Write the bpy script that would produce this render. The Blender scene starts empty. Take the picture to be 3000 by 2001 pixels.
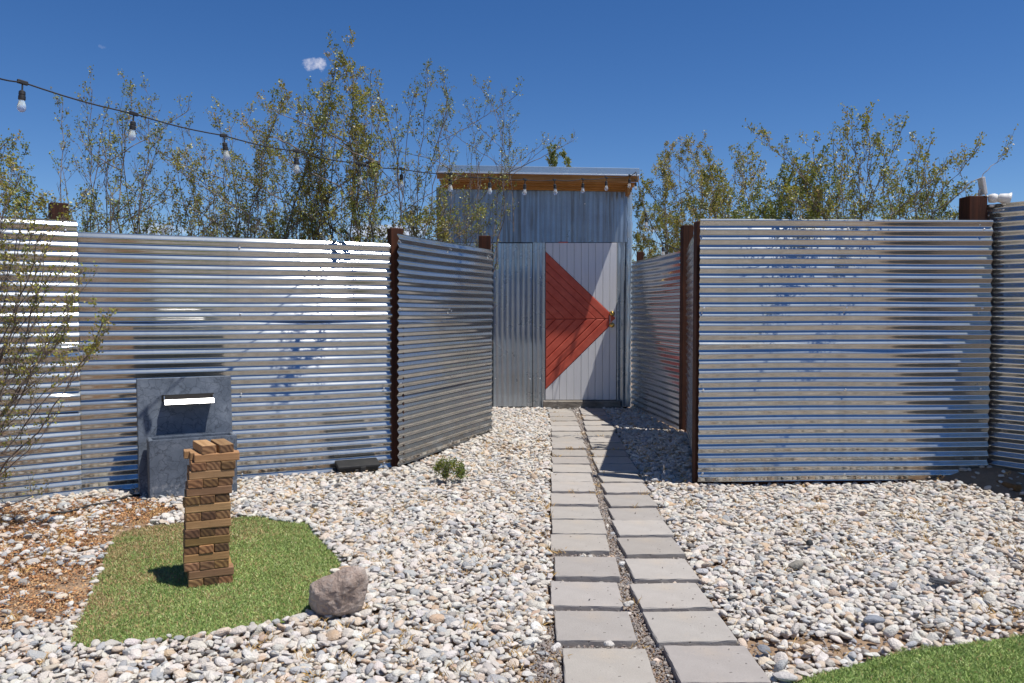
import bpy, bmesh, math, random
import numpy as np
from mathutils import Vector, Matrix

random.seed(7)
rng = np.random.default_rng(11)
R = math.radians
scene = bpy.context.scene
col = scene.collection

# ------------------------------------------------------------------ camera
H, F, PITCH = 1.27, 2400.0, math.atan(88.5 / 2400.0)
cam_d = bpy.data.cameras.new('camera')
cam_d.lens = 36.0 * F / 3000.0
cam_d.sensor_width = 36.0
cam_d.clip_start = 0.05
cam_d.clip_end = 3000
cam = bpy.data.objects.new('camera', cam_d)
col.objects.link(cam)
cam.location = (0, 0, H)
cam.rotation_euler = (math.pi / 2 - PITCH, 0, 0)
scene.camera = cam
CP, SP = math.cos(PITCH), math.sin(PITCH)


def ray(px, py):
    dx, dy = (px - 1500.0) / F, -(py - 1000.5) / F
    return Vector((dx, CP + dy * SP, dy * CP - SP))


def at(px, py, Y):
    d = ray(px, py)
    return Vector((0, 0, H)) + d * (Y / d.y)


def gp(px, py, z=0.0):
    d = ray(px, py)
    return Vector((0, 0, H)) + d * ((z - H) / d.z)


# ------------------------------------------------------------------ light
SA, SB = 0.37, 0.16                      # sun rays run (-SA, +SB, -1)
sun_dir = Vector((SA, -SB, 1.0)).normalized()
SUN_EL = math.asin(sun_dir.z)
SUN_ROT = math.atan2(sun_dir.x, sun_dir.y)
sl = bpy.data.lights.new('sun', 'SUN')
sl.energy = 5.0
sl.angle = R(0.53)
sl.color = (1.0, 0.955, 0.89)
so = bpy.data.objects.new('sun', sl)
so.location = (4, -2, 12)
so.rotation_euler = (-sun_dir).to_track_quat('-Z', 'Y').to_euler()
col.objects.link(so)

world = bpy.data.worlds.new('World')
scene.world = world
world.use_nodes = True
wn, wl = world.node_tree.nodes, world.node_tree.links
wn.clear()
w_out = wn.new('ShaderNodeOutputWorld')
w_bg = wn.new('ShaderNodeBackground')
w_bg.inputs['Strength'].default_value = 0.097
sky = wn.new('ShaderNodeTexSky')
sky.sky_type = 'NISHITA'
sky.sun_disc = False
sky.sun_elevation = SUN_EL
sky.sun_rotation = SUN_ROT
sky.altitude = 2200
sky.air_density = 1.0
sky.dust_density = 0.0
sky.ozone_density = 3.0
sky_hsv = wn.new('ShaderNodeHueSaturation')
sky_hsv.inputs['Saturation'].default_value = 1.27
sky_hsv.inputs['Value'].default_value = 1.0
sky_hsv.inputs['Hue'].default_value = 0.508
wl.new(sky.outputs[0], sky_hsv.inputs['Color'])
geo = wn.new('ShaderNodeTexCoord')
last = sky_hsv.outputs[0]


def cloud(px, py, rx, ry, amount, seed, scale=26.0):
    """a small cumulus scrap at a fixed direction of the sky: noise inside a soft ellipse"""
    global last
    d = ray(px, py).normalized()
    sx, sy = rx / F, ry / F
    right = d.cross(Vector((0, 0, 1))).normalized()
    up = right.cross(d).normalized()

    def dot(v, s):
        n = wn.new('ShaderNodeVectorMath'); n.operation = 'DOT_PRODUCT'
        wl.new(geo.outputs['Generated'], n.inputs[0]); n.inputs[1].default_value = v
        m = wn.new('ShaderNodeMath'); m.operation = 'DIVIDE'; m.inputs[1].default_value = s
        wl.new(n.outputs['Value'], m.inputs[0])
        p = wn.new('ShaderNodeMath'); p.operation = 'POWER'; p.inputs[1].default_value = 2
        a = wn.new('ShaderNodeMath'); a.operation = 'ABSOLUTE'
        wl.new(m.outputs[0], a.inputs[0]); wl.new(a.outputs[0], p.inputs[0])
        return p.outputs[0]
    a, b = dot(right, sx), dot(up, sy)
    s = wn.new('ShaderNodeMath'); s.operation = 'ADD'; wl.new(a, s.inputs[0]); wl.new(b, s.inputs[1])
    nz = wn.new('ShaderNodeTexNoise'); nz.noise_dimensions = '4D'
    nz.inputs['Scale'].default_value = scale; nz.inputs['W'].default_value = seed
    nz.inputs['Detail'].default_value = 7; nz.inputs['Roughness'].default_value = 0.6
    wl.new(geo.outputs['Generated'], nz.inputs['Vector'])
    k = wn.new('ShaderNodeMath'); k.operation = 'MULTIPLY_ADD'
    wl.new(nz.outputs['Fac'], k.inputs[0]); k.inputs[1].default_value = 5.5; k.inputs[2].default_value = -2.1
    q = wn.new('ShaderNodeMath'); q.operation = 'SUBTRACT'
    wl.new(k.outputs[0], q.inputs[0]); wl.new(s.outputs[0], q.inputs[1])
    # only the hemisphere in front of that direction
    dn = wn.new('ShaderNodeVectorMath'); dn.operation = 'DOT_PRODUCT'
    wl.new(geo.outputs['Generated'], dn.inputs[0]); dn.inputs[1].default_value = d
    g = wn.new('ShaderNodeMath'); g.operation = 'GREATER_THAN'; g.inputs[1].default_value = 0.5
    wl.new(dn.outputs['Value'], g.inputs[0])
    mr = wn.new('ShaderNodeMapRange'); mr.inputs['From Min'].default_value = 0.0
    mr.inputs['From Max'].default_value = 1.25; mr.inputs['To Max'].default_value = amount
    wl.new(q.outputs[0], mr.inputs['Value'])
    mm = wn.new('ShaderNodeMath'); mm.operation = 'MULTIPLY'
    wl.new(mr.outputs[0], mm.inputs[0]); wl.new(g.outputs[0], mm.inputs[1])
    mx = wn.new('ShaderNodeMix'); mx.data_type = 'RGBA'
    wl.new(mm.outputs[0], mx.inputs['Factor']); wl.new(last, mx.inputs['A'])
    mx.inputs['B'].default_value = (7.6, 7.6, 8.6, 1)
    last = mx.outputs['Result']


cloud(925, 188, 44, 19, 0.72, 1.9, 75)
cloud(302, 137, 17, 6, 0.16, 4.0, 120)
cloud(1120, 682, 150, 26, 0.85, 2.1, 24)
cloud(1250, 652, 60, 13, 0.8, 8.1, 36)
cloud(440, 672, 120, 20, 0.55, 3.7, 24)
cloud(700, 662, 90, 18, 0.45, 5.7, 24)
cloud(1905, 672, 40, 8, 0.4, 6.2, 30)
wl.new(last, w_bg.inputs['Color'])
wl.new(w_bg.outputs[0], w_out.inputs['Surface'])

vs = scene.view_settings
vs.view_transform = 'Standard'
vs.look = 'None'
vs.exposure = 0.15
vs.gamma = 1.0
vs.use_curve_mapping = False
scene.render.engine = 'CYCLES'


# ------------------------------------------------------------------ helpers
def tag(o, label=None, cat=None, group=None, kind=None):
    if label: o['label'] = label
    if cat: o['category'] = cat
    if group: o['group'] = group
    if kind: o['kind'] = kind
    return o


def empty(name, loc=(0, 0, 0), rz=0.0):
    o = bpy.data.objects.new(name, None)
    o.empty_display_size = 0.1
    o.location = loc
    o.rotation_euler = (0, 0, rz)
    col.objects.link(o)
    return o


def link(name, me, mat=None, parent=None, smooth=False):
    o = bpy.data.objects.new(name, me)
    col.objects.link(o)
    if mat is not None and not me.materials:
        me.materials.append(mat)
    if parent is not None:
        o.parent = parent
        if parent.location.length > 0 or parent.rotation_euler.z:
            # geometry is written in world coordinates unless the caller says otherwise
            pass
    if smooth:
        me.polygons.foreach_set('use_smooth', [True] * len(me.polygons))
    return o


def bm_obj(name, bm, mat, parent=None, smooth=False):
    me = bpy.data.meshes.new(name)
    bm.normal_update()
    bm.to_mesh(me)
    bm.free()
    return link(name, me, mat, parent, smooth)


def np_mesh(name, V, Fc, n):
    """V (k,3) array, Fc (m,n) index array of n-gons"""
    me = bpy.data.meshes.new(name)
    V = np.ascontiguousarray(V, dtype=np.float32)
    Fc = np.ascontiguousarray(Fc, dtype=np.int32)
    me.vertices.add(len(V))
    me.vertices.foreach_set('co', V.ravel())
    me.loops.add(Fc.size)
    me.loops.foreach_set('vertex_index', Fc.ravel())
    me.polygons.add(len(Fc))
    me.polygons.foreach_set('loop_start', np.arange(0, Fc.size, n, dtype=np.int32))
    me.polygons.foreach_set('loop_total', np.full(len(Fc), n, dtype=np.int32))
    me.update(calc_edges=True)
    return me


def set_cols(me, C, domain='POINT'):
    a = me.color_attributes.new('Col', 'FLOAT_COLOR', domain)
    c = np.ones((len(C), 4), dtype=np.float32)
    c[:, :3] = C
    a.data.foreach_set('color', c.ravel())


def box(bm, x0, x1, y0, y1, z0, z1, M=None, bevel=0.0, seg=1):
    r = bmesh.ops.create_cube(bm, size=1.0)
    vv = r['verts']
    m = Matrix.Translation(((x0 + x1) / 2, (y0 + y1) / 2, (z0 + z1) / 2)) @ Matrix.Diagonal((x1 - x0, y1 - y0, z1 - z0, 1))
    if M is not None and not bevel:
        m = M @ m
    bmesh.ops.transform(bm, matrix=m, verts=vv)
    if bevel:
        es = list({e for v in vv for e in v.link_edges})
        rr = bmesh.ops.bevel(bm, geom=es, offset=bevel, segments=seg, affect='EDGES', profile=0.6)
        vv = list({v for f in rr['faces'] for v in f.verts} | {v for v in vv if v.is_valid})
        if M is not None:
            bmesh.ops.transform(bm, matrix=M, verts=vv)
    return vv


def lathe(bm, prof, M=None, n=16, cap=True):
    rings = []
    for r, z in prof:
        ring = []
        for i in range(n):
            a = 2 * math.pi * i / n
            p = Vector((r * math.cos(a), r * math.sin(a), z))
            if M is not None: p = M @ p
            ring.append(bm.verts.new(p))
        rings.append(ring)
    for a, b in zip(rings[:-1], rings[1:]):
        for i in range(n):
            bm.faces.new((a[i], a[(i + 1) % n], b[(i + 1) % n], b[i]))
    if cap:
        bm.faces.new(list(reversed(rings[0])))
        bm.faces.new(rings[-1])


def tube_bm(bm, pts, rad, n=8):
    pts = [Vector(p) for p in pts]
    rads = rad if isinstance(rad, (list, tuple)) else [rad] * len(pts)
    rings = []
    for i, p in enumerate(pts):
        t = (pts[min(i + 1, len(pts) - 1)] - pts[max(i - 1, 0)]).normalized()
        a = t.cross(Vector((0, 0, 1)))
        if a.length < 1e-3: a = t.cross(Vector((0, 1, 0)))
        a.normalize(); b = t.cross(a)
        rings.append([bm.verts.new(p + (a * math.cos(2 * math.pi * k / n) + b * math.sin(2 * math.pi * k / n)) * rads[i]) for k in range(n)])
    for a, b in zip(rings[:-1], rings[1:]):
        for i in range(n):
            bm.faces.new((a[i], a[(i + 1) % n], b[(i + 1) % n], b[i]))
    bm.faces.new(list(reversed(rings[0]))); bm.faces.new(rings[-1])


def in_poly(P, poly):
    x, y = P[:, 0], P[:, 1]
    c = np.zeros(len(P), bool)
    n = len(poly)
    j = n - 1
    for i in range(n):
        xi, yi = poly[i][0], poly[i][1]
        xj, yj = poly[j][0], poly[j][1]
        m = ((yi > y) != (yj > y)) & (x < (xj - xi) * (y - yi) / (yj - yi + 1e-12) + xi)
        c ^= m
        j = i
    return c


def vnoise(P, scale, seed):
    """cheap smooth value noise in 2D, result -1..1"""
    g = np.random.default_rng(seed).uniform(-1, 1, (64, 64))
    q = P[:, :2] / scale
    i = np.floor(q).astype(int)
    f = q - i
    f = f * f * (3 - 2 * f)
    a = g[i[:, 0] % 64, i[:, 1] % 64]; b = g[(i[:, 0] + 1) % 64, i[:, 1] % 64]
    c = g[i[:, 0] % 64, (i[:, 1] + 1) % 64]; d = g[(i[:, 0] + 1) % 64, (i[:, 1] + 1) % 64]
    return (a * (1 - f[:, 0]) + b * f[:, 0]) * (1 - f[:, 1]) + (c * (1 - f[:, 0]) + d * f[:, 0]) * f[:, 1]


# ------------------------------------------------------------------ materials
class NT:
    def __init__(self, name):
        self.m = bpy.data.materials.new(name)
        self.m.use_nodes = True
        self.n, self.l = self.m.node_tree.nodes, self.m.node_tree.links
        self.b = self.n['Principled BSDF']
        self.out = self.n['Material Output']

    def new(self, t, **kw):
        n = self.n.new(t)
        for k, v in kw.items():
            if k in n.inputs: n.inputs[k].default_value = v
            else: setattr(n, k, v)
        return n

    def coord(self, kind='Object', scale=(1, 1, 1), rot=(0, 0, 0)):
        t = self.n.new('ShaderNodeTexCoord'); mp = self.n.new('ShaderNodeMapping')
        mp.inputs['Scale'].default_value = scale; mp.inputs['Rotation'].default_value = rot
        self.l.new(t.outputs[kind], mp.inputs['Vector'])
        return mp.outputs[0]

    def noise(self, vec, scale, detail=4, rough=0.55, dist=0.0):
        n = self.n.new('ShaderNodeTexNoise')
        n.inputs['Scale'].default_value = scale; n.inputs['Detail'].default_value = detail
        n.inputs['Roughness'].default_value = rough; n.inputs['Distortion'].default_value = dist
        self.l.new(vec, n.inputs['Vector'])
        return n.outputs['Fac']

    def ramp(self, fac, stops, interp='LINEAR'):
        r = self.n.new('ShaderNodeValToRGB')
        r.color_ramp.interpolation = interp
        e = r.color_ramp.elements
        while len(e) < len(stops): e.new(0.5)
        for i, (p, c) in enumerate(stops):
            e[i].position = p
            e[i].color = (c[0], c[1], c[2], 1) if isinstance(c, (tuple, list)) else (c, c, c, 1)
        self.l.new(fac, r.inputs[0])
        return r.outputs[0]

    def mix(self, fac, a, b, mode='MIX'):
        m = self.n.new('ShaderNodeMix'); m.data_type = 'RGBA'; m.blend_type = mode
        for s, v in (('Factor', fac), ('A', a), ('B', b)):
            if hasattr(v, 'is_output') or isinstance(v, bpy.types.NodeSocket): self.l.new(v, m.inputs[s])
            elif s == 'Factor': m.inputs[s].default_value = v
            else: m.inputs[s].default_value = (v[0], v[1], v[2], 1)
        return m.outputs['Result']

    def rng(self, v, a, b, c, d):
        m = self.n.new('ShaderNodeMapRange')
        self.l.new(v, m.inputs['Value'])
        m.inputs['From Min'].default_value = a; m.inputs['From Max'].default_value = b
        m.inputs['To Min'].default_value = c; m.inputs['To Max'].default_value = d
        return m.outputs[0]

    def math(self, op, a, b=0.0):
        m = self.n.new('ShaderNodeMath'); m.operation = op
        for i, v in enumerate((a, b)):
            if isinstance(v, bpy.types.NodeSocket): self.l.new(v, m.inputs[i])
            else: m.inputs[i].default_value = v
        return m.outputs[0]

    def bump(self, h, strength, dist, normal=None):
        b = self.n.new('ShaderNodeBump')
        b.inputs['Strength'].default_value = strength; b.inputs['Distance'].default_value = dist
        self.l.new(h, b.inputs['Height'])
        if normal is not None: self.l.new(normal, b.inputs['Normal'])
        return b.outputs[0]

    def set(self, **kw):
        names = {'color': 'Base Color', 'rough': 'Roughness', 'metal': 'Metallic', 'normal': 'Normal', 'spec': 'Specular IOR Level',
                 'trans': 'Transmission Weight', 'ior': 'IOR', 'coat': 'Coat Weight', 'alpha': 'Alpha'}
        for k, v in kw.items():
            s = self.b.inputs[names[k]]
            if isinstance(v, bpy.types.NodeSocket): self.l.new(v, s)
            elif isinstance(v, (tuple, list)): s.default_value = (v[0], v[1], v[2], 1)
            else: s.default_value = v
        return self

    def attr(self, name='Col', typ='GEOMETRY'):
        a = self.n.new('ShaderNodeAttribute'); a.attribute_name = name; a.attribute_type = typ
        return a.outputs['Color']


def galvanised(name, base, r1, r2, mixf, vertical=False, stain=0.0, dark=(0.2, 0.2, 0.2)):
    t = NT(name)
    v = t.coord('Object')
    sp = t.n.new('ShaderNodeTexVoronoi'); sp.inputs['Scale'].default_value = 90
    t.l.new(v, sp.inputs['Vector'])
    spang = t.rng(sp.outputs['Color'], 0, 1, 0.94, 1.05)
    big = t.noise(t.coord('Object', (1, 1, 3)), 2.2, 5)
    c = t.mix(t.rng(big, .35, .7, 0, 1), tuple(x * 0.9 for x in base), base)
    c = t.mix(1.0, c, spang, 'MULTIPLY')
    if stain:
        st = t.noise(t.coord('Object', (22, 22, .6) if vertical else (.7, .7, 20)), 1.0, 6, .62, .3)
        st2 = t.noise(t.coord('Object', (1.2, 1.2, .8)), 2.0, 5, .6)
        f = t.math('MULTIPLY', t.rng(st, .44, .60, 0, 1), t.rng(st2, .35, .6, .2, 1))
        c = t.mix(t.math('MULTIPLY', f, stain), c, dark)
    if not vertical:                          # soil splashed along the foot, faint run marks
        sz = t.n.new('ShaderNodeSeparateXYZ'); t.l.new(v, sz.inputs[0])
        lowz = t.math('MULTIPLY', t.rng(sz.outputs['Z'], .05, .38, 1, 0), t.rng(t.noise(v, 9, 6, .7), .45, .65, 0, .6))
        c = t.mix(lowz, c, (.34, .27, .20))
        run = t.noise(t.coord('Object', (14, 14, .5)), 1.0, 5, .6)
        c = t.mix(t.rng(run, .56, .70, 0, .28), c, (.36, .35, .34))
    nz = t.noise(v, 3.0, 4)
    t.set(color=c, metal=1.0, rough=t.rng(nz, .3, .7, r1 * .85, r1 * 1.2))
    fine = t.noise(v, 260, 2)
    nb = t.bump(fine, .12, .0006)
    t.set(normal=nb)
    p2 = t.n.new('ShaderNodeBsdfPrincipled')
    t.l.new(t.mix(1.0, c, (.90, 1.0, 1.05), 'MULTIPLY'), p2.inputs['Base Color'])
    p2.inputs['Metallic'].default_value = 0.5
    p2.inputs['Roughness'].default_value = r2
    t.l.new(nb, p2.inputs['Normal'])
    ms = t.n.new('ShaderNodeMixShader'); ms.inputs[0].default_value = mixf
    t.l.new(t.b.outputs[0], ms.inputs[1]); t.l.new(p2.outputs[0], ms.inputs[2])
    t.l.new(ms.outputs[0], t.out.inputs['Surface'])
    return t.m


M_galv = galvanised('galvanised_sheet', (.56, .555, .54), .10, .54, .23)
M_galv_old = galvanised('weathered_galvanised', (.33, .39, .47), .32, .55, .5, True, .8, (.16, .15, .14))
M_galv_mid = galvanised('shed_lower_galvanised', (.50, .53, .56), .28, .5, .5, True, .45, (.22, .2, .18))
M_flash = galvanised('roof_flashing', (.55, .59, .63), .25, .5, .4)


def wood(name, dark, light, axis=2, scale=1.0, rough=.75, knots=True, weather=None, attr=False):
    t = NT(name)
    s = [34 * scale] * 3
    s[axis] = 1.6 * scale
    v = t.coord('Object', tuple(s))
    g = t.noise(v, 1.0, 6, .62, 1.2)
    s2 = [90 * scale] * 3; s2[axis] = 3 * scale
    g2 = t.noise(t.coord('Object', tuple(s2)), 1.0, 3, .5)
    blot = t.noise(t.coord('Object'), 6 * scale, 4, .6)
    c = t.ramp(g, [(.30, dark), (.55, tuple((a + b) / 2 for a, b in zip(dark, light))), (.75, light)])
    c = t.mix(t.rng(blot, .35, .75, 0, .55), c, tuple(x * .55 for x in dark))
    if weather:
        w = t.noise(t.coord('Object'), 3.0, 6, .7)
        c = t.mix(t.rng(w, .5, .7, 0, .7), c, weather)
    if attr:
        c = t.mix(1.0, c, t.attr('tint', 'OBJECT'), 'MULTIPLY')
    nb = t.bump(g2, .35, .002, t.bump(g, .4, .003))
    t.set(color=c, rough=rough, normal=nb, spec=.3)
    return t.m


M_post = wood('stained_post', (.030, .011, .006), (.115, .036, .016), 2)
M_pine = wood('raw_pine', (.33, .155, .045), (.55, .30, .11), 0)
M_scrap = wood('scrap_wood', (.16, .08, .03), (.32, .18, .07), 0)
# white and red door paint
t = NT('white_door_paint')
v = t.coord('Object')
st = t.noise(t.coord('Object', (30, 30, 2)), 1.0, 5, .6)
ch = t.noise(v, 9, 8, .72)
c = t.mix(t.rng(st, .4, .7, 0, .35), (.72, .72, .73), (.56, .56, .57))
c = t.mix(t.rng(ch, .66, .72, 0, .8), c, (.20, .17, .14))
t.set(color=c, rough=.6, normal=t.bump(st, .3, .002), spec=.35)
M_white = t.m
t = NT('red_door_paint')
v = t.coord('Object')
ch = t.noise(v, 11, 8, .7)
lo = t.noise(t.coord('Object', (8, 8, 8)), 1.0, 5, .6)
c = t.mix(t.rng(lo, .3, .7, 0, 1), (.50, .075, .045), (.64, .13, .08))
c = t.mix(t.rng(ch, .68, .74, 0, .8), c, (.15, .06, .045))
t.set(color=c, rough=.55, normal=t.bump(lo, .3, .003), spec=.35)
M_red = t.m

t = NT('brass'); t.set(color=(.62, .42, .13), metal=1.0, rough=.22); M_brass = t.m
t = NT('dark_gap'); t.set(color=(.02, .018, .016), rough=.9); M_dark = t.m
t = NT('black_rubber'); t.set(color=(.018, .018, .02), rough=.55); M_rub = t.m
t = NT('black_plastic')
t.set(color=t.mix(t.rng(t.noise(t.coord('Object'), 14, 5), .4, .7, 0, .5), (.010, .011, .012), (.035, .032, .03)), rough=.6); M_plas = t.m
t = NT('white_plastic')
t.set(color=t.mix(t.rng(t.noise(t.coord('Object'), 30, 5), .55, .75, 0, .5), (.74, .74, .72), (.45, .42, .36)), rough=.4); M_wplas = t.m
t = NT('solar_cell'); t.set(color=(.02, .025, .05), rough=.15, coat=.5); M_solar = t.m
t = NT('lamp_lens'); t.set(color=(.62, .55, .42), rough=.25); M_lens = t.m
t = NT('bulb_glass')
t.set(color=(.93, .95, .97), rough=.12, trans=.75, ior=1.3)
M_bulb = t.m
t = NT('filament'); t.set(color=(.5, .35, .2), metal=.8, rough=.4); M_fil = t.m

# concrete pavers / threshold
t = NT('paver_concrete')
v = t.coord('Object')
a = t.noise(v, 7, 6, .6); b2 = t.noise(v, 140, 3, .6); p = t.noise(v, 45, 2, .5)
c = t.mix(t.rng(a, .3, .7, 0, 1), (.345, .322, .295), (.41, .385, .355))
c = t.mix(t.rng(b2, .3, .75, 0, .4), c, (.30, .275, .25))
c = t.mix(t.rng(p, .70, .74, 0, .8), c, (.10, .09, .08))
lo = t.noise(t.coord('Generated'), 1.4, 6, .7)
c = t.mix(t.rng(lo, .5, .72, 0, .45), c, (.47, .40, .32))
c = t.mix(t.rng(t.noise(v, 3.2, 5, .65), .52, .7, 0, .4), c, (.25, .23, .21))
c = t.mix(1.0, c, t.attr('tint', 'OBJECT'), 'MULTIPLY')
t.set(color=c, rough=.9, normal=t.bump(b2, .5, .0025, t.bump(t.math('SUBTRACT', 1.0, t.rng(p, .68, .74, 0, 1)), .5, .003)), spec=.25)
M_paver = t.m
t = NT('threshold_concrete')
v = t.coord('Object', (1, 1, 2.5)); a = t.noise(v, 6, 8, .7); b2 = t.noise(v, 60, 4, .6)
t.set(color=t.mix(t.rng(a, .3, .65, 0, 1), (.12, .10, .08), (.30, .27, .23)), rough=.92, normal=t.bump(b2, .7, .006, t.bump(a, .8, .02)))
M_thr = t.m

# planter: dark blue grey polished cement with crazing
t = NT('crazed_cement')
v = t.coord('Object')
vd = t.n.new('ShaderNodeVectorMath'); vd.operation = 'ADD'
nzc = t.n.new('ShaderNodeTexNoise'); nzc.inputs['Scale'].default_value = 9; nzc.inputs['Detail'].default_value = 5
t.l.new(v, nzc.inputs['Vector'])
sc = t.n.new('ShaderNodeVectorMath'); sc.operation = 'SCALE'; sc.inputs['Scale'].default_value = .16
t.l.new(nzc.outputs['Color'], sc.inputs[0]); t.l.new(v, vd.inputs[0]); t.l.new(sc.outputs[0], vd.inputs[1])


def crack(scale, w):
    vo = t.n.new('ShaderNodeTexVoronoi'); vo.feature = 'DISTANCE_TO_EDGE'; vo.inputs['Scale'].default_value = scale
    t.l.new(vd.outputs[0], vo.inputs['Vector'])
    return t.rng(vo.outputs['Distance'], 0, w, 1, 0)


k1, k2 = crack(13, .045), crack(30, .07)
mk = t.rng(t.noise(v, 5, 4), .42, .62, 0, 1)
k = t.math('MAXIMUM', t.math('MULTIPLY', k1, .8), t.math('MULTIPLY', t.math('MULTIPLY', k2, .7), mk))
lo = t.noise(v, 7, 6, .65)
c = t.ramp(lo, [(.3, (.075, .095, .125)), (.55, (.125, .15, .19)), (.75, (.19, .22, .265))])
c = t.mix(k, c, (.035, .045, .062))
sep = t.n.new('ShaderNodeSeparateXYZ'); t.l.new(v, sep.inputs[0])
low = t.rng(sep.outputs['Z'], .02, .14, 1, 0)
sal = t.math('MULTIPLY', low, t.rng(t.noise(v, 26, 6, .7), .52, .6, 0, .8))
c = t.mix(sal, c, (.5, .5, .5))
t.set(color=c, rough=.55, normal=t.bump(k, -.3, .002, t.bump(lo, .15, .004)))
M_cem = t.m
t = NT('brushed_steel'); t.set(color=(.78, .78, .78), metal=1.0, rough=.38); M_steel = t.m

# stones
t = NT('river_stone')
v = t.coord('Object')
base = t.attr('Col', 'INSTANCER')
oi = t.n.new('ShaderNodeObjectInfo')
av = t.n.new('ShaderNodeVectorMath'); av.operation = 'ADD'
t.l.new(v, av.inputs[0])
rs = t.n.new('ShaderNodeVectorMath'); rs.operation = 'SCALE'; rs.inputs[0].default_value = (37, 19, 53)
t.l.new(oi.outputs['Random'], rs.inputs['Scale']); t.l.new(rs.outputs[0], av.inputs[1])
n1 = t.noise(av.outputs[0], 1.6, 5, .6); n2 = t.noise(av.outputs[0], 6, 4, .6)
c = t.mix(t.rng(n1, .3, .7, 0, 1), base, t.mix(.45, base, (.64, .58, .50)))
c = t.mix(t.rng(n2, .5, .78, 0, .35), c, t.mix(.6, base, (.22, .20, .18)))
wv = t.n.new('ShaderNodeTexWave'); wv.inputs['Scale'].default_value = 1.3; wv.inputs['Distortion'].default_value = 5
t.l.new(av.outputs[0], wv.inputs['Vector'])
c = t.mix(t.rng(wv.outputs['Fac'], .9, 1, 0, .3), c, (.62, .59, .55))
t.set(color=c, rough=.72, normal=t.bump(n2, .5, .12), spec=.35)
M_stone = t.m

t = NT('desert_dirt')
v = t.coord('Object')
a = t.noise(v, .9, 6, .6); b2 = t.noise(v, 28, 6, .7); g3 = t.noise(v, 160, 4, .65)
c = t.mix(t.rng(a, .3, .7, 0, 1), (.30, .20, .125), (.37, .265, .175))
c = t.mix(t.rng(b2, .35, .7, 0, .6), c, (.21, .135, .085))
c = t.mix(t.rng(g3, .55, .7, 0, .6), c, (.46, .37, .28))
t.set(color=c, rough=.95, normal=t.bump(g3, .6, .006, t.bump(b2, .7, .02)), spec=.2)
M_dirt = t.m
t = NT('turf_backing')
v = t.coord('Object'); a = t.noise(v, 90, 4, .6)
t.set(color=t.mix(t.rng(a, .3, .7, 0, 1), (.07, .13, .025), (.13, .22, .05)), rough=.9); M_turfbase = t.m
t = NT('turf_blade'); t.set(color=t.attr(), rough=.45, spec=.4); M_blade = t.m
t = NT('dry_matter'); t.set(color=t.attr(), rough=.8, spec=.2); M_dry = t.m

t = NT('creosote_leaf')
cc = t.attr()
t.set(color=cc, rough=.45, spec=.45)
tr = t.n.new('ShaderNodeBsdfTranslucent'); t.l.new(t.mix(1.0, cc, (1.5, 1.35, .6), 'MULTIPLY'), tr.inputs['Color'])
ms = t.n.new('ShaderNodeMixShader'); ms.inputs[0].default_value = .22
t.l.new(t.b.outputs[0], ms.inputs[1]); t.l.new(tr.outputs[0], ms.inputs[2]); t.l.new(ms.outputs[0], t.out.inputs['Surface'])
M_leaf = t.m
t = NT('creosote_bark')
a = t.noise(t.coord('Object', (1, 1, 1)), 14, 4, .6)
t.set(color=t.ramp(a, [(.32, (.07, .052, .044)), (.5, (.17, .135, .115)), (.68, (.34, .29, .26))]), rough=.85); M_bark = t.m


t = NT('boulder')
v = t.coord('Object'); a = t.noise(v, 6, 7, .65); b2 = t.noise(v, 38, 6, .7); g3 = t.noise(v, 120, 3, .6)
c = t.ramp(a, [(.3, (.21, .155, .125)), (.5, (.37, .285, .235)), (.68, (.54, .46, .40))])
c = t.mix(t.rng(b2, .5, .7, 0, .6), c, (.40, .36, .33))
c = t.mix(t.rng(g3, .6, .7, 0, .6), c, (.09, .07, .065))
t.set(color=c, rough=.88, normal=t.bump(g3, .5, .006, t.bump(b2, .9, .018)), spec=.3); M_rock = t.m

M_block = wood('game_block_side', (.27, .15, .065), (.50, .315, .155), 0, 1.0, .75, attr=True)
t = NT('game_block_end')
vv = t.coord('Object', (1, 1, 1))
dv = t.n.new('ShaderNodeTexWave'); dv.wave_type = 'RINGS'; dv.rings_direction = 'X'
dv.inputs['Scale'].default_value = 17; dv.inputs['Distortion'].default_value = 5; dv.inputs['Detail'].default_value = 3
oi = t.n.new('ShaderNodeObjectInfo')
av = t.n.new('ShaderNodeVectorMath'); av.operation = 'ADD'
rs = t.n.new('ShaderNodeVectorMath'); rs.operation = 'SCALE'; rs.inputs[0].default_value = (0, .25, .19)
t.l.new(oi.outputs['Random'], rs.inputs['Scale']); t.l.new(rs.outputs[0], av.inputs[1]); t.l.new(vv, av.inputs[0])
t.l.new(av.outputs[0], dv.inputs['Vector'])
b2 = t.noise(vv, 40, 5, .65)
c = t.mix(dv.outputs['Fac'], (.12, .055, .024), (.29, .155, .07))
c = t.mix(t.rng(b2, .5, .7, 0, .7), c, (.045, .022, .012))
c = t.mix(1.0, c, t.attr('tint', 'OBJECT'), 'MULTIPLY')
t.set(color=c, rough=.8, normal=t.bump(dv.outputs['Fac'], .3, .001)); M_blockend = t.m

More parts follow.
